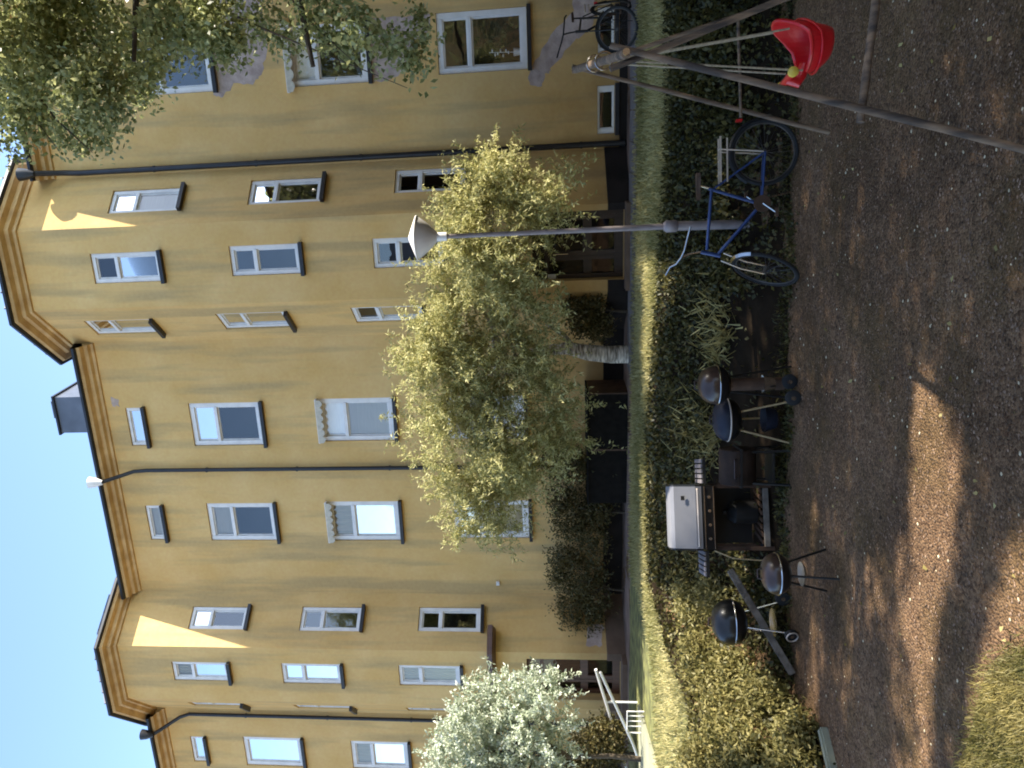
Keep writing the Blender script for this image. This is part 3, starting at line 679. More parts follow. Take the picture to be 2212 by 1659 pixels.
# grass blades -----------------------------------------------------------
def blades(pts, h, wd, lean=.5):
    n = len(pts); a = RNG.uniform(0, 6.283, n); sx = np.stack([np.cos(a), np.sin(a), np.zeros(n)], 1)
    ln = RNG.normal(0, lean, (n, 3)); ln[:, 2] = 1; ln /= np.linalg.norm(ln, axis=1)[:, None]
    H = h*RNG.uniform(.5, 1.3, n)[:, None]; W = wd*RNG.uniform(.7, 1.3, n)[:, None]
    return np.stack([pts-sx*W/2, pts+sx*W/2, pts+sx*W*.15+ln*H, pts-sx*W*.15+ln*H], 1)
def scatter(n, x0, x1, fa, fb, dz=0., pw=1.):
    xs_ = RNG.uniform(x0, x1, n); t = RNG.uniform(0, 1, n)**pw; out = []
    for x, tt in zip(xs_, t):
        a, b = fa(x), fb(x); y = a+(b-a)*tt; out.append((x, y, hz(x, y)+dz))
    return np.array(out)
p = scatter(52000, -11, 8.5, lambda x: Yt(x)-.15, lambda x: min(Ywall(x)-2.0, Yt(x)+4.5), .01, 1.35)
p += 0
tone = np.clip(.55+.35*np.sin(p[:, 0]*1.1)*np.sin(p[:, 1]*1.9+p[:, 0]*.4)+RNG.normal(0, .22, len(p)), 0, 1)
quads_obj('lawn_grass', blades(p, .085, .022), LM['grass'], tone, label='short sunlit grass on the terrace in front of the building', cat='grass', kind='stuff')
# lawn corner near the camera
cpx = [(2200, 1400), (2140, 1452), (2112, 1560), (2085, 1659), (2065, 1760), (2400, 1760), (2400, 1380)]
cw = [at_z(x, y, 0) for x, y in cpx]
MB().add([(q.x, q.y, .03+hz(q.x, q.y)) for q in cw], [tuple(range(len(cw)))]).build('grass_verge', M['soil2'], kind='structure')
poly = np.array([(q.x, q.y) for q in cw])
def inpoly(x, y, P):
    c = False; j = len(P)-1
    for i in range(len(P)):
        if (P[i][1] > y) != (P[j][1] > y) and x < (P[j][0]-P[i][0])*(y-P[i][1])/(P[j][1]-P[i][1])+P[i][0]: c = not c
        j = i
    return c
mn, mxx = poly.min(0), poly.max(0); gp = []
while len(gp) < 9000:
    x, y = RNG.uniform(mn[0]-.12, mxx[0]), RNG.uniform(mn[1], mxx[1]+.1)
    if inpoly(x+RNG.normal(0, .05), y+RNG.normal(0, .05), poly): gp.append((x, y, .03))
gp = np.array(gp); quads_obj('verge_grass', blades(gp, .05, .008, .9), LM['verge'], np.clip(.5+.3*np.sin(gp[:, 0]*9)+RNG.normal(0, .2, len(gp)), 0, 1), label='sunlit grass at the near edge of the yard', cat='grass', kind='stuff')

# ground cover on the bank ------------------------------------------------
def bank_cover():
    n = 62000; p = scatter(n, -9, 7, lambda x: Yf(x)-.06, lambda x: Yt(x)+.0)
    tt = np.array([(b-Yf(a))/(Yt(a)-Yf(a)) for a, b in p[:, :2]]); low = (tt < .26+.08*np.sin(p[:, 0]*4.1)+.05*np.sin(p[:, 0]*9.7)) & (p[:, 0] > -2.2)
    grl = (tt < .42) & (p[:, 0] > -2.1) & (p[:, 0] < 1.0)
    p = p[~(low & (RNG.uniform(size=n) < .80)) & ~(grl & (RNG.uniform(size=n) < .9))]; n = len(p)
    x, y = p[:, 0], p[:, 1]
    lump = .5+.5*np.sin(x*2.3+1.3*np.sin(y*1.7))*np.sin(y*2.6+np.sin(x*1.9)); fine = .5+.5*np.sin(x*7.1+y*3.3)*np.sin(y*8.3-x*2.2)
    t2_ = np.array([(b-Yf(a))/(Yt(a)-Yf(a)) for a, b in p[:, :2]]); p[:, 2] += RNG.uniform(0, 1, n)**.7*(.03+.17*lump+.10*fine)*np.clip(1.5*(1.05-t2_), .12, 1)
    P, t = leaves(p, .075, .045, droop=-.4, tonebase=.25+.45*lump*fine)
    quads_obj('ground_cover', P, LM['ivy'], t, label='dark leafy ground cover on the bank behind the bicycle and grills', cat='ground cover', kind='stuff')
bank_cover()
fp = []
for i in range(5200):
    x = RNG.uniform(-5.5, 4.8); y = Yf(x)+RNG.normal(0, .10)-.04+.10*math.sin(x*3.7)+.05*math.sin(x*11); fp.append((x, y, hz(x, y)+.01))
fp = np.array(fp); P_, t_ = leaves(fp, .055, .028, droop=-.5); P2_ = blades(fp[:2400], .07, .008, .9)
quads_obj('verge_weeds', np.concatenate([P_, P2_]), LM['ivy'], np.concatenate([t_*.8, RNG.uniform(0, 1, 2400)]), label='low weeds and leaf litter along the foot of the bank', cat='weeds', kind='stuff')
# straw blades that catch the light in the middle of the bank
sp_ = []
for (x, y, n, s) in ((1535, 660, 130, 40), (1550, 720, 120, 30), (1540, 760, 90, 28), (1500, 900, 140, 45), (1525, 960, 140, 30), (1480, 930, 90, 35), (1500, 1225, 70, 20), (1585, 1490, 130, 45), (1650, 1540, 90, 35)):
    for i in range(n):
        q = on_bank(x+RNG.normal(0, s*.5), y+RNG.normal(0, s), .12); sp_.append((q.x, q.y, hz(q.x, q.y)+RNG.uniform(.0, .12)))
sp_ = np.array(sp_); quads_obj('dry_grass', blades(sp_, .20, .028, 1.3), LM['dry'], RNG.uniform(0, 1, len(sp_)), label='long dry yellow grass blades on the bank behind the grills', cat='dry grass', kind='stuff')

# pebbles and fallen leaves ------------------------------------------------
def scatter_stones():
    ico = [(0, 0, 1), (.89, 0, .45), (.28, .85, .45), (-.72, .53, .45), (-.72, -.53, .45), (.28, -.85, .45), (0, 0, -.3)]
    tri = [(0, 1, 2), (0, 2, 3), (0, 3, 4), (0, 4, 5), (0, 5, 1), (6, 2, 1), (6, 3, 2), (6, 4, 3), (6, 5, 4), (6, 1, 5)]
    for nm, n, r0, r1, mat, lb in (('gravel', 20000, .006, .015, 'gr', 'loose brown gravel scattered over the yard'), ('pale_pebbles', 480, .008, .018, 'gp', 'pale pebbles and petals lying on the brown gravel')):
        V = []; Fc = []; P = []
        while len(P) < n:
            y = 2.6+6.6*RNG.uniform()**1.4; x = RNG.uniform(-.55, .52)*y
            if y < Yf(x)-.05: P.append((x, y))
        for (x, y) in P:
            k = len(V); r = RNG.uniform(r0, r1); a = RNG.uniform(0, 6.28); ca, sa = math.cos(a)*r, math.sin(a)*r; e = RNG.uniform(.5, 1); zz = .02*math.sin(x*1.3)*math.sin(y*1.7) if y < 8 else 0
            for v in ico: V.append((x+v[0]*ca-v[1]*sa*e, y+v[0]*sa+v[1]*ca*e, zz+v[2]*r*.6))
            Fc += [tuple(i+k for i in t) for t in tri]
        me = bpy.data.meshes.new(nm); me.from_pydata(V, [], Fc); me.materials.append(M2[mat]); o = bpy.data.objects.new(nm, me); C.objects.link(o); tag(o, lb, 'gravel' if mat == 'gr' else 'pebbles', kind='stuff')
M2 = dict(gr=mk('gravel stone', (.30, .20, .135), .95, var=.6, scale=9, col2=(.045, .03, .02), spec=.1), gp=mk('pale pebble', (.60, .50, .32), .8, var=.3, scale=20))
scatter_stones()
n = 110; pp = []
while len(pp) < n:
    y = 2.8+6*RNG.uniform(); x = RNG.uniform(-.5, .46)*y
    if y < Yf(x)-.1: pp.append((x, y, .028))
P, t = leaves(np.array(pp), .05, .03); P[:, :, 2] = np.clip(P[:, :, 2], .012, .05)
quads_obj('fallen_leaves', P, LM['dry'], t, label='yellow fallen leaves scattered on the gravel', cat='fallen leaves', kind='stuff')

# ------------------------------------------------------------------ trees and shrubs
def px_clumps(lst, Y, dj=.5, thick=1.):
    out = []
    for c in lst:
        v, y, rv, ry = c[:4]; k = c[4] if len(c) > 4 else 1.
        YY = Y+random.uniform(-dj, dj); q = at(v, y, YY); sc = YY/F
        out.append(((q.x, q.y, q.z), ry*sc, (ry+rv)/2*sc*thick, rv*sc, rv*ry*k))
    return out
def tree(name, label, cat, base, trunk_pts, rad, clumps, n, mat, ln, wd, barkm, droop=.3, twig=.5, group=None, limbs=8, lw=.03, shell=.5, sl=.22, outward=False):
    t = empty(name, base, label=label, cat=cat, group=group); b = Vector(base)
    mb = MB(); mb.tube([Vector(p)-b for p in trunk_pts], rad, 12)
    top = Vector(trunk_pts[-1])
    order = sorted(clumps, key=lambda c: -c[4])[:limbs]
    for c in order:
        q = Vector(c[0]); st = Vector(trunk_pts[-2]).lerp(top, random.random()); mid = st.lerp(q, .5)+Vector((random.uniform(-.15, .15), random.uniform(-.15, .15), .12))
        mb.tube([st-b, mid-b, q-b], [lw, lw*.65, lw*.25], 6)
    mb.build('trunk', barkm, t, smooth=True)
    p = (branchlets(clumps, n//38, 38, sl) if outward else clump_points(clumps, n, shell, twig, sl))-np.array(base); P, tn = leaves(p, ln, wd, droop)
    hh = p[:, 2]; tn = np.clip(tn*.75+.25*(RNG.uniform(size=len(tn)) < .3), 0, 1)
    quads_obj('crown', P, mat, tn, t)
    return t
# central tree
YT = 15.4
base = at_z(1362, 765, TZ); base = Vector((base.x, base.y, TZ))
YT = base.y
tp = [base+Vector((0, 0, -.05)), at(1320, 766, YT), at(1270, 762, YT), at(1225, 752, YT), at(1150, 760, YT+.1), at(1060, 800, YT)]
cl = [(1070, 380, 75, 55), (1125, 425, 60, 50), (1010, 440, 70, 55), (1190, 425, 28, 30, 1.5), (1000, 525, 60, 60), (1060, 560, 85, 75), (945, 560, 30, 30), (990, 640, 85, 70),
 (935, 725, 75, 65), (915, 800, 60, 60), (1000, 780, 95, 80), (955, 900, 75, 65), (1050, 880, 100, 80), (1075, 965, 90, 70), (915, 992, 45, 22, .8), (975, 1040, 62, 50), (1055, 1065, 85, 60), (1005, 1130, 50, 38), (1085, 1140, 42, 32),
 (1115, 640, 60, 65), (1110, 720, 60, 60), (1165, 800, 70, 60), (1200, 880, 55, 50), (1185, 950, 50, 48), (1235, 950, 38, 28, .8), (1135, 1000, 60, 55), (1120, 1045, 50, 40), (1200, 690, 30, 40, .7), (1160, 500, 45, 30, .8), (1165, 460, 40, 25, .7), (870, 770, 25, 30, .6), (885, 905, 25, 25, .6)]
def px_on(lst, p0, dj):
    out = []
    for c in lst:
        v, y, rv, ry = c[:4]; k = c[4] if len(c) > 4 else 1.; pp_ = p0+random.uniform(-dj, dj); s, z = on_p(v, y, pp_); q = sp2w(s, pp_, z); sc = q.y/F
        out.append(((q.x, q.y, q.z), ry*sc, (ry+rv)/2*sc*.95, rv*sc, rv*ry*k))
    return out
print('tree p', w2sp(base))
ct = tree('birch_tree', 'low spreading pale-leaved tree with mottled white trunk on the lawn', 'tree', base, tp, [.175, .165, .15, .12, .08, .04], px_on([(c[0], c[1], c[2]*.74, c[3]*.78)+tuple(c[4:]) for c in cl], 2.75, .35), 92000, LM['silver'], .095, .024, M['barkw'], droop=.25, twig=.75, sl=.62, outward=True, limbs=14, lw=.04, shell=.45)
lb = MB(); q = [at(1238, 752, YT)-base, at(1220, 725, YT-.1)-base, at(1180, 700, YT-.2)-base]; lb.tube(q, [.06, .045, .03], 8); lb.build('limb', M['barkw'], ct, smooth=True)
# silver bush at the left
yb = 15.3; bb = at(1362, 1640, yb); bb.z = TZ
cl = [(1105, 1500, 85, 62), (1050, 1570, 95, 75), (1150, 1570, 90, 75), (1000, 1640, 80, 60), (1100, 1650, 110, 70), (1180, 1490, 50, 40), (1195, 1600, 50, 55), (950, 1660, 45, 45), (1050, 1760, 110, 80), (1150, 1730, 80, 70), (1020, 1500, 35, 30), (985, 1560, 40, 40)]
tree('silver_leaved_tree', 'small tree with dense silvery white leaves in front of the left entrance', 'tree', bb, [bb, bb+Vector((.05, 0, .6)), bb+Vector((0, 0, 1.3)), bb+Vector((.1, 0, 2.2))], [.05, .045, .035, .02], px_clumps(cl, yb, .4, 1.), 42000, LM['white'], .075, .032, M['bark'], droop=.0, twig=.4, limbs=7, sl=.30, outward=True)
# shrubs along the wall
def shrub(label, lst, p_, n, mat='shrub', ln=.07, wd=.035, Y=None):
    c = px_clumps(lst, Y or 17, .05, .6)
    # seat on the line p_ metres in front of the facade
    out = []
    for k, l in zip(c, lst):
        s, z = on_p(l[0], l[1], p_); q = sp2w(s, p_, z); sc = q.y/F; out.append(((q.x, q.y, q.z), l[3]*sc, .28, l[2]*sc, l[2]*l[3]))
    cx = sum(o[0][0] for o in out)/len(out); cy_ = sum(o[0][1] for o in out)/len(out); bs = Vector((cx, cy_, TZ))
    return tree('shrub', label, 'shrub', bs, [bs, bs+Vector((.02, 0, .25)), bs+Vector((.05, 0, .5))], [.03, .025, .015], out, n, LM[mat], ln, wd, M['bark'], droop=.1, twig=.4, group='shrubs along the foot of the building', limbs=6, lw=.015)
shrub('brown-tipped shrub against the wall under the ground-floor window with white blind', [(1235, 1115, 50, 55), (1275, 1150, 40, 60), (1215, 1075, 35, 35), (1295, 1090, 30, 45)], .5, 6500)
shrub('tall loose shrub in the corner right of the left bay', [(1215, 1205, 35, 30), (1250, 1240, 55, 50), (1285, 1290, 35, 50), (1240, 1310, 45, 45), (1280, 1355, 28, 35), (1205, 1245, 25, 20)], .55, 8000)
shrub('thin orange-tipped shrub behind the trunk of the pale tree', [(1200, 1000, 35, 40), (1240, 1010, 40, 40), (1285, 1000, 30, 40)], .5, 3500)
shrub('dark shrub against the plinth right of the tree trunk', [(1260, 690, 35, 38), (1290, 700, 30, 42), (1275, 655, 28, 25), (1235, 660, 22, 22)], 1.0, 4500)
shrub('dark bush at the left edge under the silvery tree', [(1270, 1620, 45, 50), (1305, 1590, 40, 50), (1240, 1660, 45, 45), (1300, 1660, 45, 50), (1325, 1600, 30, 50)], 3.3, 9000)
# leafy bushes on the left part of the bank
def bush(label, v, y, rv, ry, n, mat='bush', dY=0):
    q = at_z(v, y, 0.0); lo, hi = 5., 14.
    Y = 9.0
    for _ in range(30):
        q = at(v+rv*.5, y, Y); h_ = hz(q.x, Y)
        Y += .1 if q.z > h_+.05 else -.1
    q = at(v, y, Y+dY); sc = Y/F; bs = Vector((q.x, q.y, hz(q.x, q.y)))
    c = [((q.x+random.uniform(-.5, .5)*ry*sc, q.y+random.uniform(-.12, .12), bs.z+rv*sc*random.uniform(.25, .8)), ry*sc*.6, .3, rv*sc*.55, 1.) for _ in range(5)]
    return tree('leafy_bush', label, 'bush', bs, [bs-Vector((0, 0, .03)), bs+Vector((.01, 0, .1)), bs+Vector((.02, 0, .2))], [.02, .018, .01], c, n, LM[mat], .07, .03, M['bark'], droop=-.2, twig=.5, group='light green bushes on the left bank', limbs=5, lw=.01)
for i, (v, y, rv, ry, lab) in enumerate([(1480, 1310, 45, 50, 'light green bush on the bank just left of the gas grill'), (1540, 1290, 30, 30, 'small bush directly behind the small kettle grill'),
  (1500, 1420, 55, 60, 'bush on the bank above and left of the tall kettle grill'), (1570, 1450, 60, 55, 'bush beside the left side of the tall kettle grill'), (1530, 1540, 60, 60, 'bush with twiggy brown stems in the middle of the left bank'),
  (1630, 1520, 60, 55, 'low bush at the foot of the left bank above the yard corner'), (1600, 1620, 70, 60, 'broad bush at the left edge halfway down the bank'), (1700, 1600, 60, 60, 'yellow-green bush at the left edge at the foot of the bank'),
  (1500, 1640, 55, 60, 'highest bush on the bank at the left edge'), (1470, 1480, 35, 50, 'low clump at the lawn edge above the left bank'), (1700, 1690, 60, 60, 'bush cut by the left edge of the picture')]):
    bush(lab, v, y, rv, ry, 3600)

# ------------------------------------------------------------------ the large tree on the right, whose shade lies over the yard
LIT = [[(1991, 767), (1975, 830), (1965, 962), (1968, 1097), (1963, 1165), (1977, 1249), (1943, 1317), (1957, 1385), (1963, 1436), (1975, 1560), (1960, 1659), (1960, 1900), (2014, 1900), (2014, 1503), (2031, 1422), (2048, 1307), (2065, 1249), (2075, 1165), (2084, 1097), (2070, 962), (2041, 850)],
 [(1896, 1395), (1885, 1449), (1923, 1500), (1933, 1436)], [(1868, 1493), (1882, 1510), (1879, 1547), (1858, 1551)], [(1919, 1598), (1946, 1598), (1936, 1659), (1912, 1659)],
 [(2180, 1148), (2153, 1232), (2122, 1368), (2092, 1503), (2085, 1659), (2085, 2200), (2900, 2200), (2900, 1148)],
 [(1300, 560), (1440, 560), (1420, 700), (1405, 900), (1400, 1250), (1480, 1260), (1500, 1290), (1600, 1290), (1625, 1420), (1700, 1480), (1800, 1640), (1850, 2300), (1300, 2300)],
 [(1490, 640), (1480, 760), (1560, 770), (1565, 650)], [(1480, 870), (1480, 950), (1545, 950), (1545, 870)], [(1725, 1215), (1725, 1255), (1745, 1255), (1745, 1215)]]
def lit(q):
    v, y, d = proj(q)
    return d > 0 and any(inpoly(v, y, P) for P in LIT)
bigbase = Vector((8.6, 6.2, 0)); lpx = on_bank(1618, 484)
big = empty('large_tree', bigbase, label='large leafy tree whose branches hang into the picture above the swing', cat='tree')
vis = [(60, 120, 105, 120), (60, 255, 55, 70), (170, 290, 60, 45), (205, 200, 85, 85), (150, 60, 120, 80), (300, 110, 85, 80), (305, 200, 40, 30), (385, 50, 95, 60), (470, 60, 75, 60, .8), (560, 45, 55, 45, .7), (625, 85, 45, 38, .6),
 (700, 60, 60, 50, .6), (780, 60, 45, 45, .7), (835, 95, 38, 38, .8), (882, 125, 26, 52, .9), (905, 60, 25, 45, .8), (755, 112, 35, 28, .6), (-40, 150, 100, 160), (100, -90, 160, 100), (400, -90, 160, 80), (700, -80, 120, 70), (500, 120, 40, 40, .4), (20, 330, 30, 30, .5)]
pv_ = clump_points(px_clumps(vis, 7.2, .8, 1.), 30000, .35, .55)
# shade foliage
cand = []
tries = 0; NB = 150000
while len(cand) < 1:
    k = 900000
    gx = RNG.uniform(-8, 8.5, k); gy = RNG.uniform(-1.5, 15.5, k); z = RNG.uniform(6.5, 12.5, k)
    gz = np.where(gy > 10.2, TZ, 0.)
    # lumpy density so that the shade is dappled
    X = gx+(z-gz)*SUN.x/SUN.z; Yc = gy+(z-gz)*SUN.y/SUN.z
    q = np.stack([X, Yc, z-CAMZ], 1); fwn = np.array(fw); rtn = np.array(rt); upn = np.array(up)
    dep = q@fwn; a = q@rtn/dep*F; b_ = -(q@upn)/dep*F; u = CX+a*cr-b_*sr; v = CY+a*sr+b_*cr
    vis_ = (dep > 0) & (u > -60) & (u < 1659+60) & (v > -60) & (v < 2280)
    ell = ((X-8.0)/6.5)**2+((Yc-6.)/9.5)**2+((z-9.)/4.2)**2
    ok = (~vis_) & (ell < 1)
    # drop what would shade the sunlit places
    q0 = np.stack([gx+RNG.normal(0, .03, k), gy+RNG.normal(0, .03, k), gz-CAMZ], 1); dep = q0@fwn; a = q0@rtn/dep*F; b_ = -(q0@upn)/dep*F; u = CX+a*cr-b_*sr; v = CY+a*sr+b_*cr; y_ = H_-u
    litm = np.zeros(k, bool)
    for Pn in LIT:
        Pn = np.array(Pn, float); c = np.zeros(k, bool); j = len(Pn)-1
        for i in range(len(Pn)):
            xi, yi, xj, yj = Pn[i][0], Pn[i][1], Pn[j][0], Pn[j][1]
            if yi != yj: c ^= ((yi > y_) != (yj > y_)) & (v < (xj-xi)*(y_-yi)/(yj-yi)+xi)
            j = i
        litm |= c
    litm &= dep > 0
    gq = at_z(1678, 1120, 0); tt = (X-gq.x)/SUN.x; Y2 = Yc-tt*SUN.y; Z2 = z-tt*SUN.z
    litm &= ~((Y2 > gq.y-.45) & (Y2 < gq.y+.6) & (Z2 > .3) & (Z2 < 1.75))
    ok &= ~litm
    tt = (X-3.)/SUN.x; Y2 = Yc-tt*SUN.y; Z2 = z-tt*SUN.z; ok &= ~((Y2 > 6.0) & (Y2 < 8.4) & (Z2 > 4.2) & (Z2 < 9) & (RNG.uniform(size=k) < .72))
    tt = (X-1.)/SUN.x; Y2 = Yc-tt*SUN.y; Z2 = z-tt*SUN.z; ok &= ~((Y2 > 13.4) & (Z2 > 1.9))
    tt = (X-lpx[0])/SUN.x; Y2 = Yc-tt*SUN.y; Z2 = z-tt*SUN.z; ok &= ~((np.abs(Y2-lpx[1]) < .5) & (np.abs(Z2-4.4) < .7))
    pts = np.stack([X, Yc, z], 1)[ok]; cand.append(pts[:NB])
print('shade leaves', len(cand[0]), len(pts))
# visible foliage likewise keeps the sunlit places free is not needed: it hangs over the shaded part
allp = np.concatenate([pv_, cand[0]])-np.array(bigbase)
P1, t1 = leaves(pv_-np.array(bigbase), .062, .042, .35); P2, t2 = leaves(cand[0]-np.array(bigbase), .12, .085, .3)
quads_obj('crown', np.concatenate([P1, P2]), LM['crown'], np.concatenate([t1, t2]), big)
mb = MB(); mb.tube([(0, 0, -.1), (.1, 0, 2), (-.1, .1, 4.2), (-.6, .2, 7), (-.9, .3, 10)], [.34, .27, .22, .15, .05], 14)
for q in ((-5.6, 1.0, 6.3), (-4.2, 2.5, 8.5), (-3, -4, 8.5), (1, 5, 9), (2, -5, 8.5), (-2, 6, 9.5), (-5.8, .9, 4.6)): mb.tube([(-.2, .1, 4.5), Vector((-.2, .1, 4.5)).lerp(Vector(q), .5)+Vector((0, 0, .5)), q], [.12, .07, .02], 8)
mb.build('trunk', M['bark'], big, smooth=True)
tw = MB()
for (v, y, v2, y2) in ((300, -60, 880, 190), (100, -50, 250, 300), (500, -60, 480, 110), (-20, 100, 130, 330), (600, -40, 760, 130), (180, 60, 310, 205), (60, 180, 200, 330)):
    a_, c_ = at(v, y, 7.2), at(v2, y2, 7.2); tw.tube([a_-bigbase, a_.lerp(c_, .5)+Vector((0, 0, .05))-bigbase, c_-bigbase], [.016, .010, .003], 5)
tw.build('branch', M['bark'], big)

# ------------------------------------------------------------------ lamp post
lp = on_bank(1618, 484); YL = lp.y; kL = YL/9.35; print('lamp', YL, lp.z)
lamp = empty('street_lamp', lp, label='slender grey lamp post with a white cone-shaped head behind the bicycle', cat='lamp post')
top = at(962, 511, YL)-lp; mid = at(1447, 489, YL)-lp
b = MB(); b.tube([(0, 0, -.1), mid], .050*kL, 14); b.build('post_sleeve', M['post'], lamp, smooth=True)
b = MB(); b.lathe(mid-Vector((0, 0, .06)), [(.056, -.03), (.072, -.01), (.072, .1), (.05, .13), (.03, .14)], 14); b.build('collar', M['post'], lamp, smooth=True)
b = MB(); b.tube([mid+Vector((0, 0, .05)), mid.lerp(top, .5), top], [.036, .031, .028], 12); b.build('pole', M['post'], lamp, smooth=True)
b = MB(); ax = (top-mid).normalized(); b.lathe(top, [(.0, -.02), (.052, -.02), (.055, .10), (.075, .12), (.16, .20), (.255, .325), (.262, .34), (.255, .345)], 28, ax); b.build('lamp_shade', M['lampw'], lamp, smooth=True)
b = MB(); b.lathe(top, [(.27, .338), (.272, .352), (.13, .41), (.03, .45), (.0, .455)], 28, ax); b.build('lamp_cap', M['lampw'], lamp, smooth=True)

# ------------------------------------------------------------------ bicycles
def bicycle(name, loc, rz, label, colf, full=True, group=None, tilt=0):
    chm = 'chrome' if colf == 'blue' else 'darkm'
    t = empty(name, loc, rz, label=label, cat='bicycle', group=group); t.rotation_euler = (R(tilt), 0, rz)
    # local: rides towards -x; y is sideways
    rr = .34; RH = Vector((.33+.22, 0, rr)); BB = Vector((.02, 0, .375)); ST = Vector((.21, 0, .87)); HT = Vector((-.44, 0, .965)); HB = Vector((-.495, 0, .80))
    FH = Vector((-.66, -.02, .345))
    b = MB(); r = .0165
    b.tube([ST, HT+Vector((.01, 0, -.04))], r, 8); b.tube([BB, HB+Vector((.01, 0, .02))], r*1.1, 8); b.tube([BB, ST+Vector((0, 0, .03))], r, 8)
    for s in (-.05, .05):
        b.tube([BB+Vector((0, s*.5, 0)), RH+Vector((0, s, 0))], r*.62, 6); b.tube([ST+Vector((0, s*.4, -.03)), RH+Vector((0, s, 0))], r*.6, 6)
    b.build('frame', M[colf], t, smooth=True)
    b = MB(); b.tube([HT+Vector((-.005, 0, .02)), HB+Vector((0, 0, -.01))], .022, 10); b.build('head_tube', M[colf], t, smooth=True)
    def wheel(c, ax, fender):
        ax = Vector(ax).normalized(); b = MB(); b.torus(c, rr-.018, .020, ax, 44, 8); w_ = b.build('wheel', M['rubber'], t, smooth=True)
        b = MB(); b.torus(c, rr-.042, .008, ax, 44, 6); b.build('rim', M['dullm'], w_, smooth=True)
        b = MB(); b.lathe(Vector(c)-ax*.04, [(0, 0), (.022, 0), (.022, .08), (0, .08)], 10, ax); x = ax.cross(Vector((0, 0, 1))).normalized(); y = ax.cross(x)
        for i in range(28):
            a = 2*math.pi*i/28; d = x*math.cos(a)+y*math.sin(a); b.tube([Vector(c)+ax*(.03 if i % 2 else -.03), Vector(c)+d*(rr-.045)], .0016, 3, False)
        b.build('spokes', M['dullm'], w_)
        return x, y
    wheel(RH, (0, 1, 0), 1)
    fa = Vector((.90, .30, -.36)); x, y = wheel(FH, fa, 1)
    b = MB()
    for s in (-.045, .045):
        o = fa.normalized()*s; b.tube([HB+Vector((-.01, 0, -.03))+o, HB.lerp(FH, .5)+o+Vector((-.02, 0, 0)), FH+o], .011, 6)
    b.build('fork', M[chm], t, smooth=True)
    def fender(c, ax, a0, a1, mat):
        ax = Vector(ax).normalized(); x = ax.cross(Vector((0, 0, 1))).normalized(); z = x.cross(ax)
        if z.z < 0: z = -z
        b = MB(); n = 18; pts = [a0+(a1-a0)*i/n for i in range(n+1)]
        for i in range(n):
            row = []
            for a in (pts[i], pts[i+1]):
                for s, dr in ((-.028, -.008), (0, .012), (.028, -.008)):
                    row.append(Vector(c)+(x*math.cos(a)+z*math.sin(a))*(rr+.012+dr)+ax*s)
            b.quad(row[0], row[1], row[4], row[3]); b.quad(row[1], row[2], row[5], row[4])
        b.build('mudguard', M[mat], t, smooth=True)
    fender(FH, fa, R(35), R(185), 'chrome' if colf == 'blue' else 'darkm'); fender(RH, (0, 1, 0), R(10), R(150), 'rubber')
    b = MB(); b.tube([HT, HT+Vector((-.02, 0, .14)), HT+Vector((-.05, 0, .21))], .013, 8); c = HT+Vector((-.05, 0, .22))
    b.tube([c+Vector((.29, -.20, -.07)), c+Vector((.18, -.20, -.04)), c+Vector((.06, -.10, -.02)), c, c+Vector((-.06, .10, .04)), c+Vector((-.08, .22, .09)), c+Vector((-.16, .30, .13))], .012, 8)
    b.build('handlebar', M[chm], t, smooth=True)
    b = MB(); b.tube([ST, ST+Vector((.04, 0, .13))], .013, 8); b.build('seat_post', M[chm], t)
    b = MB(); c = ST+Vector((.03, 0, .155)); sec = [(.13, .075), (.08, .08), (0, .055), (-.08, .03), (-.14, .018)]; rows = []
    for sx_, hw_ in sec: rows.append([c+Vector((sx_, -hw_, -.035)), c+Vector((sx_, -hw_*.8, 0)), c+Vector((sx_, hw_*.8, 0)), c+Vector((sx_, hw_, -.035))])
    for i in range(4):
        for j in range(3): b.quad(rows[i][j], rows[i][j+1], rows[i+1][j+1], rows[i+1][j])
        b.quad(rows[i][3], rows[i][0], rows[i+1][0], rows[i+1][3])
    for e in (0, 4): b.quad(*rows[e])
    b.build('saddle', M['rust'], t, bevel=.004)
    b = MB()
    for s in (-.06, .06): b.bar(ST+Vector((.05, s, -.085)), ST+Vector((.52, s, -.085)), .016, .016)
    b.bar(ST+Vector((.05, -.06, -.15)), ST+Vector((.50, -.06, -.15)), .014, .014)
    for xx in (.16, .28, .40): b.bar(ST+Vector((xx, -.06, -.083)), ST+Vector((xx, .06, -.083)), .01, .01)
    for s in (-.065, .065): b.tube([ST+Vector((.385, s, -.09)), RH+Vector((0, s, .02))], .008, 6)
    b.build('luggage_rack', M['cream'], t)
    b = MB(); b.lathe(BB-Vector((0, .055, 0)), [(.0, 0), (.085, 0), (.088, .004), (0, .006)], 22, (0, 1, 0)); b.build('chainring', M['rust'], t)
    for s, sg in ((-.075, 1), (.075, -1)):
        b = MB(); e = BB+Vector((-.10*sg, s, -.13*sg)); b.tube([BB+Vector((0, s, 0)), e], .009, 6); cr__ = b.build('crank', M[chm], t)
        MB().box(e.x-.045, e.x+.045, e.y-.05 if s < 0 else e.y, e.y if s < 0 else e.y+.05, e.z-.012, e.z+.012).build('pedal', M['rust'], cr__)
    b = MB(); b.tube([BB+Vector((.06, .06, -.01)), (.16, .15, .02)], .008, 6); b.build('kickstand', M[chm], t)
    MB().box(RH.x+.33, RH.x+.35, -.03, .03, .56, .62).build('rear_reflector', M['red'], t)
    return t
Y_ = 8.98
rh = at(1633, 331, Y_); bk = Vector((rh.x-.55, Y_, .005))
bicycle('bicycle', bk, R(-3), 'blue bicycle with white luggage rack leaning at the lamp post', 'blue', tilt=-2)
q = at(1400, 52, 14.2); bicycle('bicycle', (q.x+.05, q.y-.3, TZ+.02), R(50), 'dark bicycle parked by the wall at the far right behind the swing', 'darkm', tilt=-4)

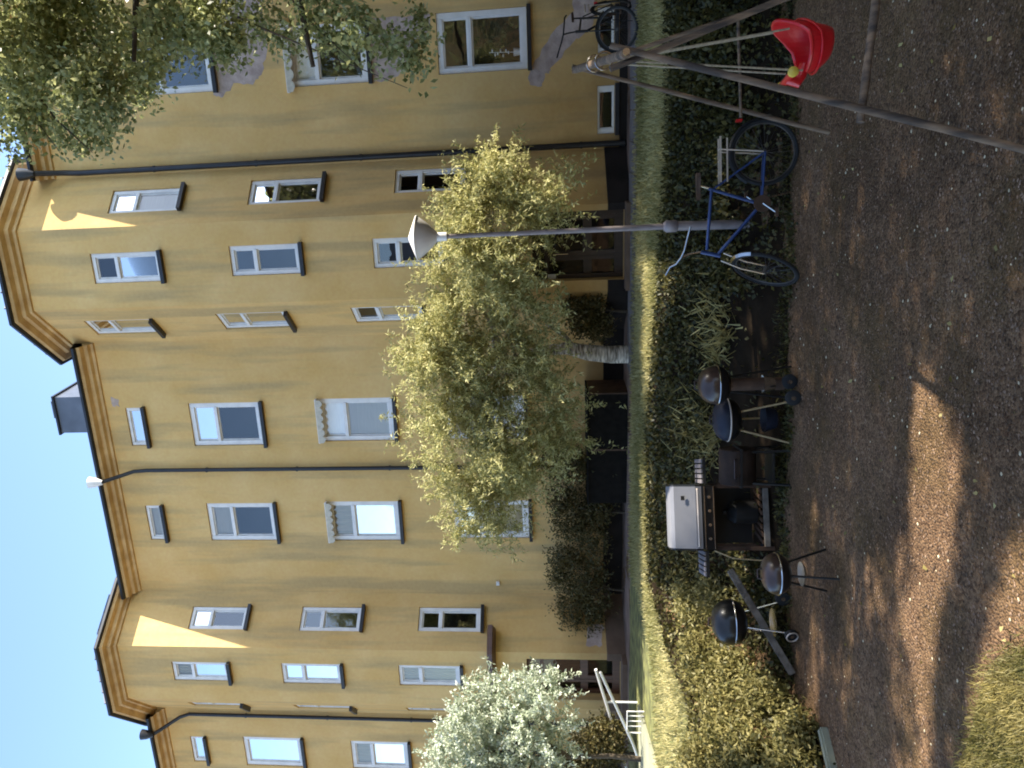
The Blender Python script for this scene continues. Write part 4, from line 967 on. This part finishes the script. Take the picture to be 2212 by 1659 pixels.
# ------------------------------------------------------------------ swing frame
sw = empty('swing_frame', at_z(1805, 290, 0), label='wooden log swing frame at the right with two pairs of legs', cat='swing frame'); so_ = sw.location
loc = lambda v: Vector(v)-so_
YF, YN = 7.55, 4.25
fa, fbm = at(1245, 150, YF), at(1352, 116, YN-.12); foot = at_z(1805, 290, 0)
b = MB(); ca = fa+Vector((0, 0, .0)); b.tube([loc(ca+(fa-fbm).normalized()*.1), loc(fbm)], [.034, .023], 12); b.build('crossbar', M['log'], sw, smooth=True)
def leg(a, c, r=.036, ext=.0, name='leg'):
    a, c = Vector(a), Vector(c); d = (c-a).normalized(); mb = MB(); n = 6; pts = [a-d*.06+(c-a+d*ext)*i/n for i in range(n+1)]
    pts = [p+Vector((random.uniform(-.004, .004), random.uniform(-.004, .004), 0)) for p in pts]
    mb.tube([loc(p) for p in pts], [r*random.uniform(.93, 1.07)*(1+.15*i/n) for i in range(n+1)], 10); return mb.build(name, M['log'], sw, smooth=True)
apF = at(1250, 148, YF); leg(apF, foot, .019)
fr_ = Vector((2*apF.x-foot.x+.35, foot.y+.3, 0)); leg(apF+Vector((0, .03, 0)), at_z(1760, -45, 0) if False else at(1600, 30, YF)+(at(1600, 30, YF)-apF)*.72, .019)
apN = at(1385, 116, YN); pB = at(2125, 302, YN-.1); dB = (pB-apN); pB = apN+dB*((apN.z)/(-dB.z)); leg(apN-dB.normalized()*.10, pB, .0165)
pC = at(1660, 4, YN+.02); dC = pC-apN; pC = apN+dC*((apN.z)/(-dC.z)); leg(apN-dC.normalized()*.10+Vector((0, .05, 0)), pC, .0165)
leg(at(1600, 237, YF-.02), at(1594, 22, YF-.02), .012, name='brace')
leg(at(1862, 236, YN-.05), at(1897, -40, YN-.03), .018, name='brace')
bolt = MB(); bolt.lathe(loc(fbm+Vector((.0, -.03, 0))), [(0, -.012), (.018, -.012), (.018, 0), (0, 0)], 8, (0, -1, 0)); bolt.build('bolt', M['chrome'], sw)

# ------------------------------------------------------------------ baby swing seat
YS = 5.45
sc = YS/F
o0 = at(1793, 100, YS)
bs = empty('baby_swing', o0, label='red plastic baby swing seat with yellow bar hanging from pale ropes', cat='swing')
def sl_(v, y, dy=0): return at(v, y, YS+dy)-o0
# bucket: rim ring and bottom ring
def rim(t):
    # t=0 back (right in the picture), t=pi front
    c = (1+math.cos(t))/2
    xx = .0+.0; x = (lambda y_: sl_(1700, y_).x)(100)
    xr = sl_(1700, 48).x; xl = sl_(1700, 160).x
    X = (xr+xl)/2+(xr-xl)/2*math.cos(t); Y = .17*math.sin(t)
    prof = np.interp(math.cos(t), [-1, -.6, -.2, .2, .6, .85, 1], [.15, .15, .155, .17, .235, .30, .33])
    return Vector((X, Y, prof))
n = 32; ring = []
outer, innr, bot, boti = [], [], [], []
for i in range(n):
    t = 2*math.pi*i/n; r_ = rim(t); outer.append(r_)
    cxr = (sl_(1790, 60).x+sl_(1790, 130).x)/2; hx_ = (sl_(1790, 62).x-sl_(1790, 128).x)/2
    bot.append(Vector((cxr+hx_*math.cos(t), .12*math.sin(t), .012)))
b = MB(); rows = []
for k in range(9):
    f_ = k/8.; g_ = math.sin(f_*math.pi/2)**.8
    rows.append([bot[i].lerp(Vector((outer[i].x, outer[i].y, bot[i].z)), g_)*1.0+Vector((0, 0, (outer[i].z-bot[i].z)*f_)) for i in range(n)])
for rws, off in ((rows, 0),):
    for k in range(8):
        for i in range(n): b.quad(rws[k][i], rws[k][(i+1) % n], rws[k+1][(i+1) % n], rws[k+1][i])
b.add(rows[0], [tuple(range(n))])
inn = [[Vector((p.x*.0+cxr+(p.x-cxr)*.93, p.y*.92, max(p.z, .03))) for p in r_] for r_ in rows]
for k in range(8):
    for i in range(n): b.quad(inn[k][(i+1) % n], inn[k][i], inn[k+1][i], inn[k+1][(i+1) % n])
for i in range(n): b.quad(rows[8][i], rows[8][(i+1) % n], inn[8][(i+1) % n], inn[8][i])
b.add(inn[0], [tuple(range(n))])
seat = b.build('seat', M['red'], bs, smooth=True)
b = MB(); b.tube([p+Vector((0, 0, .004)) for p in outer]+[outer[0]+Vector((0, 0, .004))], .012, 8); b.build('seat_rim', M['red'], seat, smooth=True)
b = MB(); fl = [Vector((outer[i].x, outer[i].y*1.02, outer[i].z*.62)) for i in range(n)]; b.tube(fl+[fl[0]], .008, 6); b.build('moulded_rib', M['red'], seat, smooth=True)
b = MB(); f0 = sl_(1738, 150); f1 = sl_(1722, 178); f2 = sl_(1700, 172)
b.tube([f0+Vector((.03, 0, 0)), f0.lerp(f1, .5), f1, f2], [.03, .034, .036, .03], 12); b.build('front_bar', M['red'], bs, smooth=True)
b = MB(); b.tube([f2+Vector((0, -.12, 0)), f2+Vector((0, .12, 0))], .022, 12); b.build('handle', M['red'], bs, smooth=True)
for s in (-1, 1):
    b = MB(); b.lathe(f2+Vector((0, s*.12, 0)), [(0, -.002), (.03, -.002), (.032, .02), (.02, .028), (0, .03)], 14, (0, s, 0)); b.build('end_cap', M['yellow'], bs, smooth=True)
barA, barB = fa, fbm
def barpt(Y): t = (Y-barB.y)/(barA.y-barB.y); return barB.lerp(barA, t)
for (v, y, dy, hy) in ((1705, 62, -.16, 5.15), (1700, 66, .16, 5.75), (1734, 152, -.10, 5.15), (1698, 160, .12, 5.75)):
    e = sl_(v, y, dy); tpt = barpt(hy)-o0-Vector((0, 0, .03)); b = MB(); b.tube([tpt, tpt.lerp(e, .5)+Vector((0, 0, -.01)), e], .0065, 6); b.build('rope', M['rope'], bs, smooth=True)
for hy in (5.15, 5.75):
    b = MB(); c = barpt(hy); b.torus(c-o0, .052, .006, (fa-fbm).normalized(), 20, 6); b.build('hanger_ring', M['chrome'], bs, smooth=True)

# ------------------------------------------------------------------ grills
def kettle(name, loc, label, Rk, hk, lidm, bowlm, lidh, ash, ashm, legs, wheels=(), legm='darkm', ped=False, rimm='chrome'):
    t = empty(name, loc, label=label, cat='grill')
    b = MB(); n = 26; pr = [(Rk*math.cos(a), hk-Rk*.62*math.sin(a)) for a in [i*math.pi/2/8 for i in range(9)]]
    b.lathe((0, 0, 0), pr, n); b.build('bowl', M[bowlm], t, smooth=True)
    b = MB(); b.lathe((0, 0, 0), [(Rk*1.02*math.cos(a)**.8 if a < 1.57 else 0, hk+.022+lidh*math.sin(a)) for a in [i*math.pi/2/8 for i in range(9)]], n); lid = b.build('lid', M[lidm], t, smooth=True)
    b = MB(); b.torus((0, 0, hk+.012), Rk*1.03, .009, (0, 0, 1), 40, 6); b.build('rim', M[rimm], t, smooth=True)
    b = MB(); b.tube([(-.05, 0, hk+.02+lidh), (-.04, 0, hk+.055+lidh), (.04, 0, hk+.055+lidh), (.05, 0, hk+.02+lidh)], .009, 6); b.build('lid_handle', M['darkwood'], lid, smooth=True)
    if ped:
        b = MB(); b.tube([(0, 0, hk-Rk*.6), (0, 0, .12)], .07, 14); b.build('pedestal', M['rust'], t, smooth=True)
    for (x, y) in legs:
        b = MB(); a = Vector((x*.45, y*.45, hk-Rk*.5)); b.tube([a, (x, y, .012)], .011, 6); b.build('leg', M[legm], t)
    if ash: b = MB(); b.lathe((0, 0, ash[1]), [(0, 0), (ash[0]*.7, 0), (ash[0], ash[2]), (ash[0]*.97, ash[2]), (ash[0]*.7, .006), (0, .006)], 20); b.build('ash_plate', M[ashm], t, smooth=True)
    for (x, y, r, ax) in wheels:
        b = MB(); axv = Vector(ax).normalized(); b.lathe(Vector((x, y, r))-axv*.02, [(r*.3, -.003), (r*.8, -.003), (r, .004), (r, .036), (r*.8, .043), (r*.3, .043)], 22, ax); w_ = b.build('wheel', M['rubber'], t, smooth=True)
        b = MB(); b.lathe(Vector((x, y, r))-axv*.026, [(0, 0), (r*.3, 0), (r*.3, .052), (0, .052)], 12, ax); b.build('hub', M['chrome'], w_)
        if legm == 'chrome' and x < 0: b = MB(); b.torus(Vector((x, y, r))-axv*.03, r*.85, .008, axv, 24, 6); b.build('wheel_ring', M['cream'], w_, smooth=True)
    return t
q = at_z(1800, 1240, 0); kettle('kettle_grill', (q.x, q.y, 0), 'small round brown kettle grill on three thin legs in front of the gas grill', .19, .50, 'brownen', 'enamel', .13, (.115, .26, .03), 'ashplate', [(.20, .16), (-.20, .16), (.0, -.21)])
q = at_z(1715, 1352, 0); k4 = kettle('kettle_grill', (q.x, q.y+.12, 0), 'black domed kettle grill with chrome legs at the left end by the bushes', .245, .62, 'enamel', 'enamel', .21, (.16, .17, .02), 'chrome', [(.26, .0), (-.2, .18), (-.05, -.25)], [(.27, .0, .08, (.2, 1, 0)), (-.06, -.27, .07, (.5, 1, .1))], legm='chrome')
q = at_z(1722, 838, 0); kettle('pedestal_grill', (q.x+.05, q.y+.05, 0), 'brown-lidded round pedestal grill with silver rim at the right end of the row', .205, .80, 'brownen', 'enamel', .19, (.10, .22, .12), 'chrome', [(.18, .1), (-.16, .1)], [(.02, -.06, .08, (.3, 1, 0)), (-.15, -.18, .08, (.2, 1, 0))], ped=True)
q = at_z(1705, 905, 0); kettle('tripod_grill', (q.x, q.y+.1, 0), 'dark kettle grill on splayed yellowish legs second from the right', .235, .63, 'bluem', 'enamel', .14, (.15, .12, .13), 'bluem', [(.19, -.15), (-.26, -.15), (0, .25)], legm='brass', rimm='cream')
# barrel smoker between the tripod grill and the gas grill
q = at_z(1705, 1008, 0); t = empty('barrel_smoker', (q.x, q.y+.15, 0), R(-4), label='rusty dark barrel smoker on black legs between the kettle and gas grills', cat='grill')
b = MB(); b.lathe((-.20, 0, .52), [(0, 0), (.19, 0), (.2, .01), (.2, .39), (.19, .40), (0, .40)], 24, (1, 0, 0)); b.build('barrel', M['char'], t, smooth=True)
b = MB(); b.box(-.22, .22, -.21, .2, .505, .53); b.build('rim', M['darkm'], t, bevel=.004)
for x in (-.19, .19):
    for y in (-.18, .18): b = MB(); b.bar((x*.9, y*.8, .42), (x, y, .0), .022, .022); b.build('leg', M['darkm'], t)
b = MB(); b.box(-.19, .19, -.17, .17, .16, .18); b.build('shelf', M['darkm'], t)
b = MB(); b.tube([(-.1, -.2, .58), (-.1, -.25, .6), (.1, -.25, .6), (.1, -.2, .58)], .01, 6); b.build('handle', M['darkwood'], t)
# gas grill
q = at_z(1678, 1120, 0)
t = empty('gas_grill', (q.x, q.y+.18, 0), R(6), label='large gas grill with silver lid, slatted side shelves and black trolley', cat='grill')
GW = .36
lid = MB(); prof = [(-.27, .86), (-.275, .93), (-.225, 1.17), (-.19, 1.205), (-.12, 1.225), (.10, 1.215), (.20, 1.12), (.22, .86)]
for s0_, s1_ in ((-GW, GW),):
    k = len(prof); vv = [(s0_, y, z) for y, z in prof]+[(s1_, y, z) for y, z in prof]
    lid.add(vv, [(i, (i+1) % k, (i+1) % k+k, i+k) for i in range(k)])
lid = lid.build('lid', M['silver'], t, bevel=0)
for s in (-1, 1):
    b = MB(); k = len(prof); v0 = [(s*(GW+.001), y, z) for y, z in prof]; v1 = [(s*(GW+.022), y*.98, z*.998) for y, z in prof]; b.add(v0+v1, [tuple(range(k)), tuple(range(k, 2*k))]+[(i, (i+1) % k, (i+1) % k+k, i+k) for i in range(k)]); b.build('lid_end', M['enamel'], lid)
b = MB(); b.tube([(-GW+.03, -.30, .915), (-GW+.03, -.335, .915), (GW-.03, -.335, .915), (GW-.03, -.30, .915)], .011, 8); b.build('lid_handle', M['cream'], lid, smooth=True)
b = MB(); b.box(.20, .25, -.272, -.262, 1.055, 1.095); o_ = b.build('name_plate', M['darkm'], lid)
b = MB(); b.box(-GW-.01, GW+.01, -.27, .22, .70, .855); b.build('firebox', M['enamel'], t, bevel=.01)
b = MB(); b.box(-GW-.012, GW+.012, -.315, -.272, .72, .845); pn = b.build('control_panel', M['enamel'], t, bevel=.006)
for z in (.735, .838): b = MB(); b.box(-GW, GW, -.325, -.3155, z-.005, z+.005); b.build('trim', M['chrome'], pn)
for x in (-.24, -.08, .08, .24): b = MB(); b.lathe((x, -.3155, .787), [(0, .03), (.018, .03), (.022, .002), (.022, 0)], 14, (0, -1, 0)); b.build('knob', M['chrome'], pn, smooth=True)
for s in (-1, 1):
    sh = MB(); sh.box(min(s*(GW+.03), s*(GW+.33)), max(s*(GW+.03), s*(GW+.33)), -.27, -.25, .80, .83); sh.box(min(s*(GW+.03), s*(GW+.33)), max(s*(GW+.03), s*(GW+.33)), .15, .17, .80, .83); sh = sh.build('side_shelf', M['darkm'], t)
    for i in range(5):
        x0_ = s*(GW+.035+.06*i); x1_ = s*(GW+.035+.06*i+.046); MB().box(min(x0_, x1_), max(x0_, x1_), -.26, .16, .832, .85).build('slat', M['slat'], sh, bevel=.003)
    MB().box(s*GW-.022, s*GW+.022, -.24, -.20, .05, .70).build('leg', M['rust'], t); MB().box(s*GW-.022, s*GW+.022, .16, .20, .05, .70).build('leg', M['rust'], t)
    b = MB(); b.lathe((s*GW-.02, .18, .06), [(.0, 0), (.06, 0), (.06, .04), (0, .04)], 18, (1, 0, 0)); b.build('wheel', M['rubber'], t, smooth=True)
MB().box(-GW+.03, GW-.03, .17, .185, .2, .69).build('back_panel', M['darkm'], t)
lo_ = MB(); lo_.box(-GW+.024, GW-.024, -.245, -.215, .10, .16); lo_ = lo_.build('lower_shelf', M['plank'], t)
for i in range(8):
    x0_ = -GW+.05+.083*i; b = MB(); b.obox((x0_, -.21, .165), (.045, 0, 0), (.10, .36, 0), (0, 0, .015)); b.build('slat', M['rust'], lo_)
b = MB(); b.lathe((.05, .0, .19), [(0, 0), (.13, 0), (.14, .05), (.14, .25), (.08, .32), (.03, .34), (.03, .38), (0, .38)], 20); b.build('gas_bottle', M['darkm'], t, smooth=True)
b = MB(); b.tube([(-GW-.02, -.28, .74), (-GW-.10, -.33, .55), (-GW-.12, -.34, .3), (-GW-.13, -.36, .12)], .008, 6); b.build('gas_hose', M['brass'], t, smooth=True)
# plank edging that slides down the bank foot
a_ = at(1577, 1231, 9.7); c_ = at_z(1712, 1456, .05); a_.z = max(a_.z, .1)
t = empty('edging_plank', c_, label='weathered grey plank lying diagonally behind the kettle grills', cat='plank')
MB().bar((0, 0, 0), a_-c_, .05, .075).build('plank', M['plank'], t, bevel=.008)
qa_, qb_ = at_z(1785, 1573, 0), at_z(1815, 1700, 0); t = empty('kerb_stone', qa_, label='long pale kerb stone at the left edge of the yard below the bushes', cat='kerb stone'); MB().bar((0, 0, .02), (qb_-qa_)+Vector((0, 0, .02)), .10, .12).build('stone', M['palep'], t, bevel=.02)
q = at_z(1662, 494, 0); 

# ------------------------------------------------------------------ handrails by the left entrance
def rail_pt(v, y, p_): s, z = on_p(v, y, p_); return sp2w(s, p_, z)
b0 = rail_pt(1382, 1516, 3.2)
hr = empty('handrail', (b0.x, b0.y, TZ), label='white painted double handrail sloping beside the left entrance', cat='handrail'); ho = Vector(hr.location)
for pts in ([(1287, 1446), (1322, 1560), (1353, 1659), (1380, 1745)], [(1297, 1452), (1340, 1545), (1369, 1610), (1400, 1700)]):
    b = MB(); b.tube([rail_pt(v, y, 3.2 if pts[0][0] == 1287 else 3.6)-ho for v, y in pts], .028, 8); b.build('rail', M['frame'], hr, smooth=True)
for v, y in ((1306, 1516), (1345, 1632)):
    a = rail_pt(v, y, 3.2); b = MB(); b.tube([a-ho, Vector((a.x, a.y, TZ-.05))-ho], .022, 8); b.build('post', M['frame'], hr, smooth=True)
r0 = rail_pt(1376, 1555, 4.2); rk = empty('bicycle_stand', (r0.x, r0.y, TZ), math.atan2(dD.y, dD.x), label='low white hoop stand with bars under the left handrail', cat='bike stand')
b = MB(); b.tube([(.18, 0, 0), (.18, 0, .30), (-.28, 0, .30), (-.28, 0, 0)], .013, 6); b.build('hoop', M['frame'], rk)
for i in range(3): b = MB(); b.tube([(.08-.11*i, 0, 0), (.08-.11*i, 0, .29)], .009, 6); b.build('bar', M['frame'], rk)

# ------------------------------------------------------------------ what the windows mirror: the far side of the courtyard, behind the camera, and an added shading wing at the right
ob = empty('courtyard_building', (0, -16, 0), label='plain yellow building on the opposite side of the courtyard, behind the camera', cat='building')
MB().box(-30, 14, -10, 0, 0, 10.5).build('wall', M['wall'], ob); MB().add([(-30.5, .6, 10.4), (14.5, .6, 10.4), (14.5, -5, 13), (-30.5, -5, 13), (14.5, -10.6, 10.4), (-30.5, -10.6, 10.4)], [(0, 1, 2, 3), (3, 2, 4, 5)]).build('roof', M['black'], ob)
for i in range(9):
    for j in range(3):
        w_ = MB().box(-27+4.5*i, -25.8+4.5*i, .004, .05, 1.8+3*j, 3.4+3*j).build('window', M['frame'], ob); MB().box(-26.9+4.5*i, -25.9+4.5*i, .051, .055, 1.9+3*j, 3.3+3*j).build('pane', M['enamel'], w_)
wg = empty('shading_wing', (14.2, 4, 0), label='long dark wing added out of view on the right to block light from that side', cat='building')  # unseen wing, added to cut sky light and bounce from the right
MB().box(0, 9, -13, 30, 0, 11.6).build('wall', M['brick'], wg); MB().add([(-.5, -13.5, 11.5), (-.5, 30.5, 11.5), (4.5, 30.5, 13), (4.5, -13.5, 13), (9.5, 30.5, 11.5), (9.5, -13.5, 11.5)], [(0, 1, 2, 3), (3, 2, 4, 5)]).build('roof', M['black'], wg)
for i in range(7):
    for j in range(3):
        w_ = MB().box(-.05, -.004, -11+4*i, -9.8+4*i, 2.2+3*j, 3.8+3*j).build('window', M['frame'], wg); MB().box(-.055, -.051, -10.9+4*i, -9.9+4*i, 2.3+3*j, 3.7+3*j).build('pane', M['enamel'], w_)
for i, (x, y, h_) in enumerate([(-9, -9, 8), (-3, -11, 7), (3, -10, 9)]):
    cl = [((x+random.uniform(-1.6, 1.6), y+random.uniform(-1.4, 1.4), h_*.62+random.uniform(-1.5, 1.8)), 1.6, 1.6, 1.3, 1.) for _ in range(9)]
    tree('courtyard_tree', ['tree left behind the camera mirrored in the windows', 'middle tree behind the camera before the opposite building', 'tallest tree behind the camera on the right'][i], 'tree', Vector((x, y, 0)), [(x, y, -.1), (x+.1, y, 2), (x, y, h_*.6)], [.18, .14, .08], cl, 7000, LM['crown'], .20, .13, M['bark'], group='trees behind the camera')
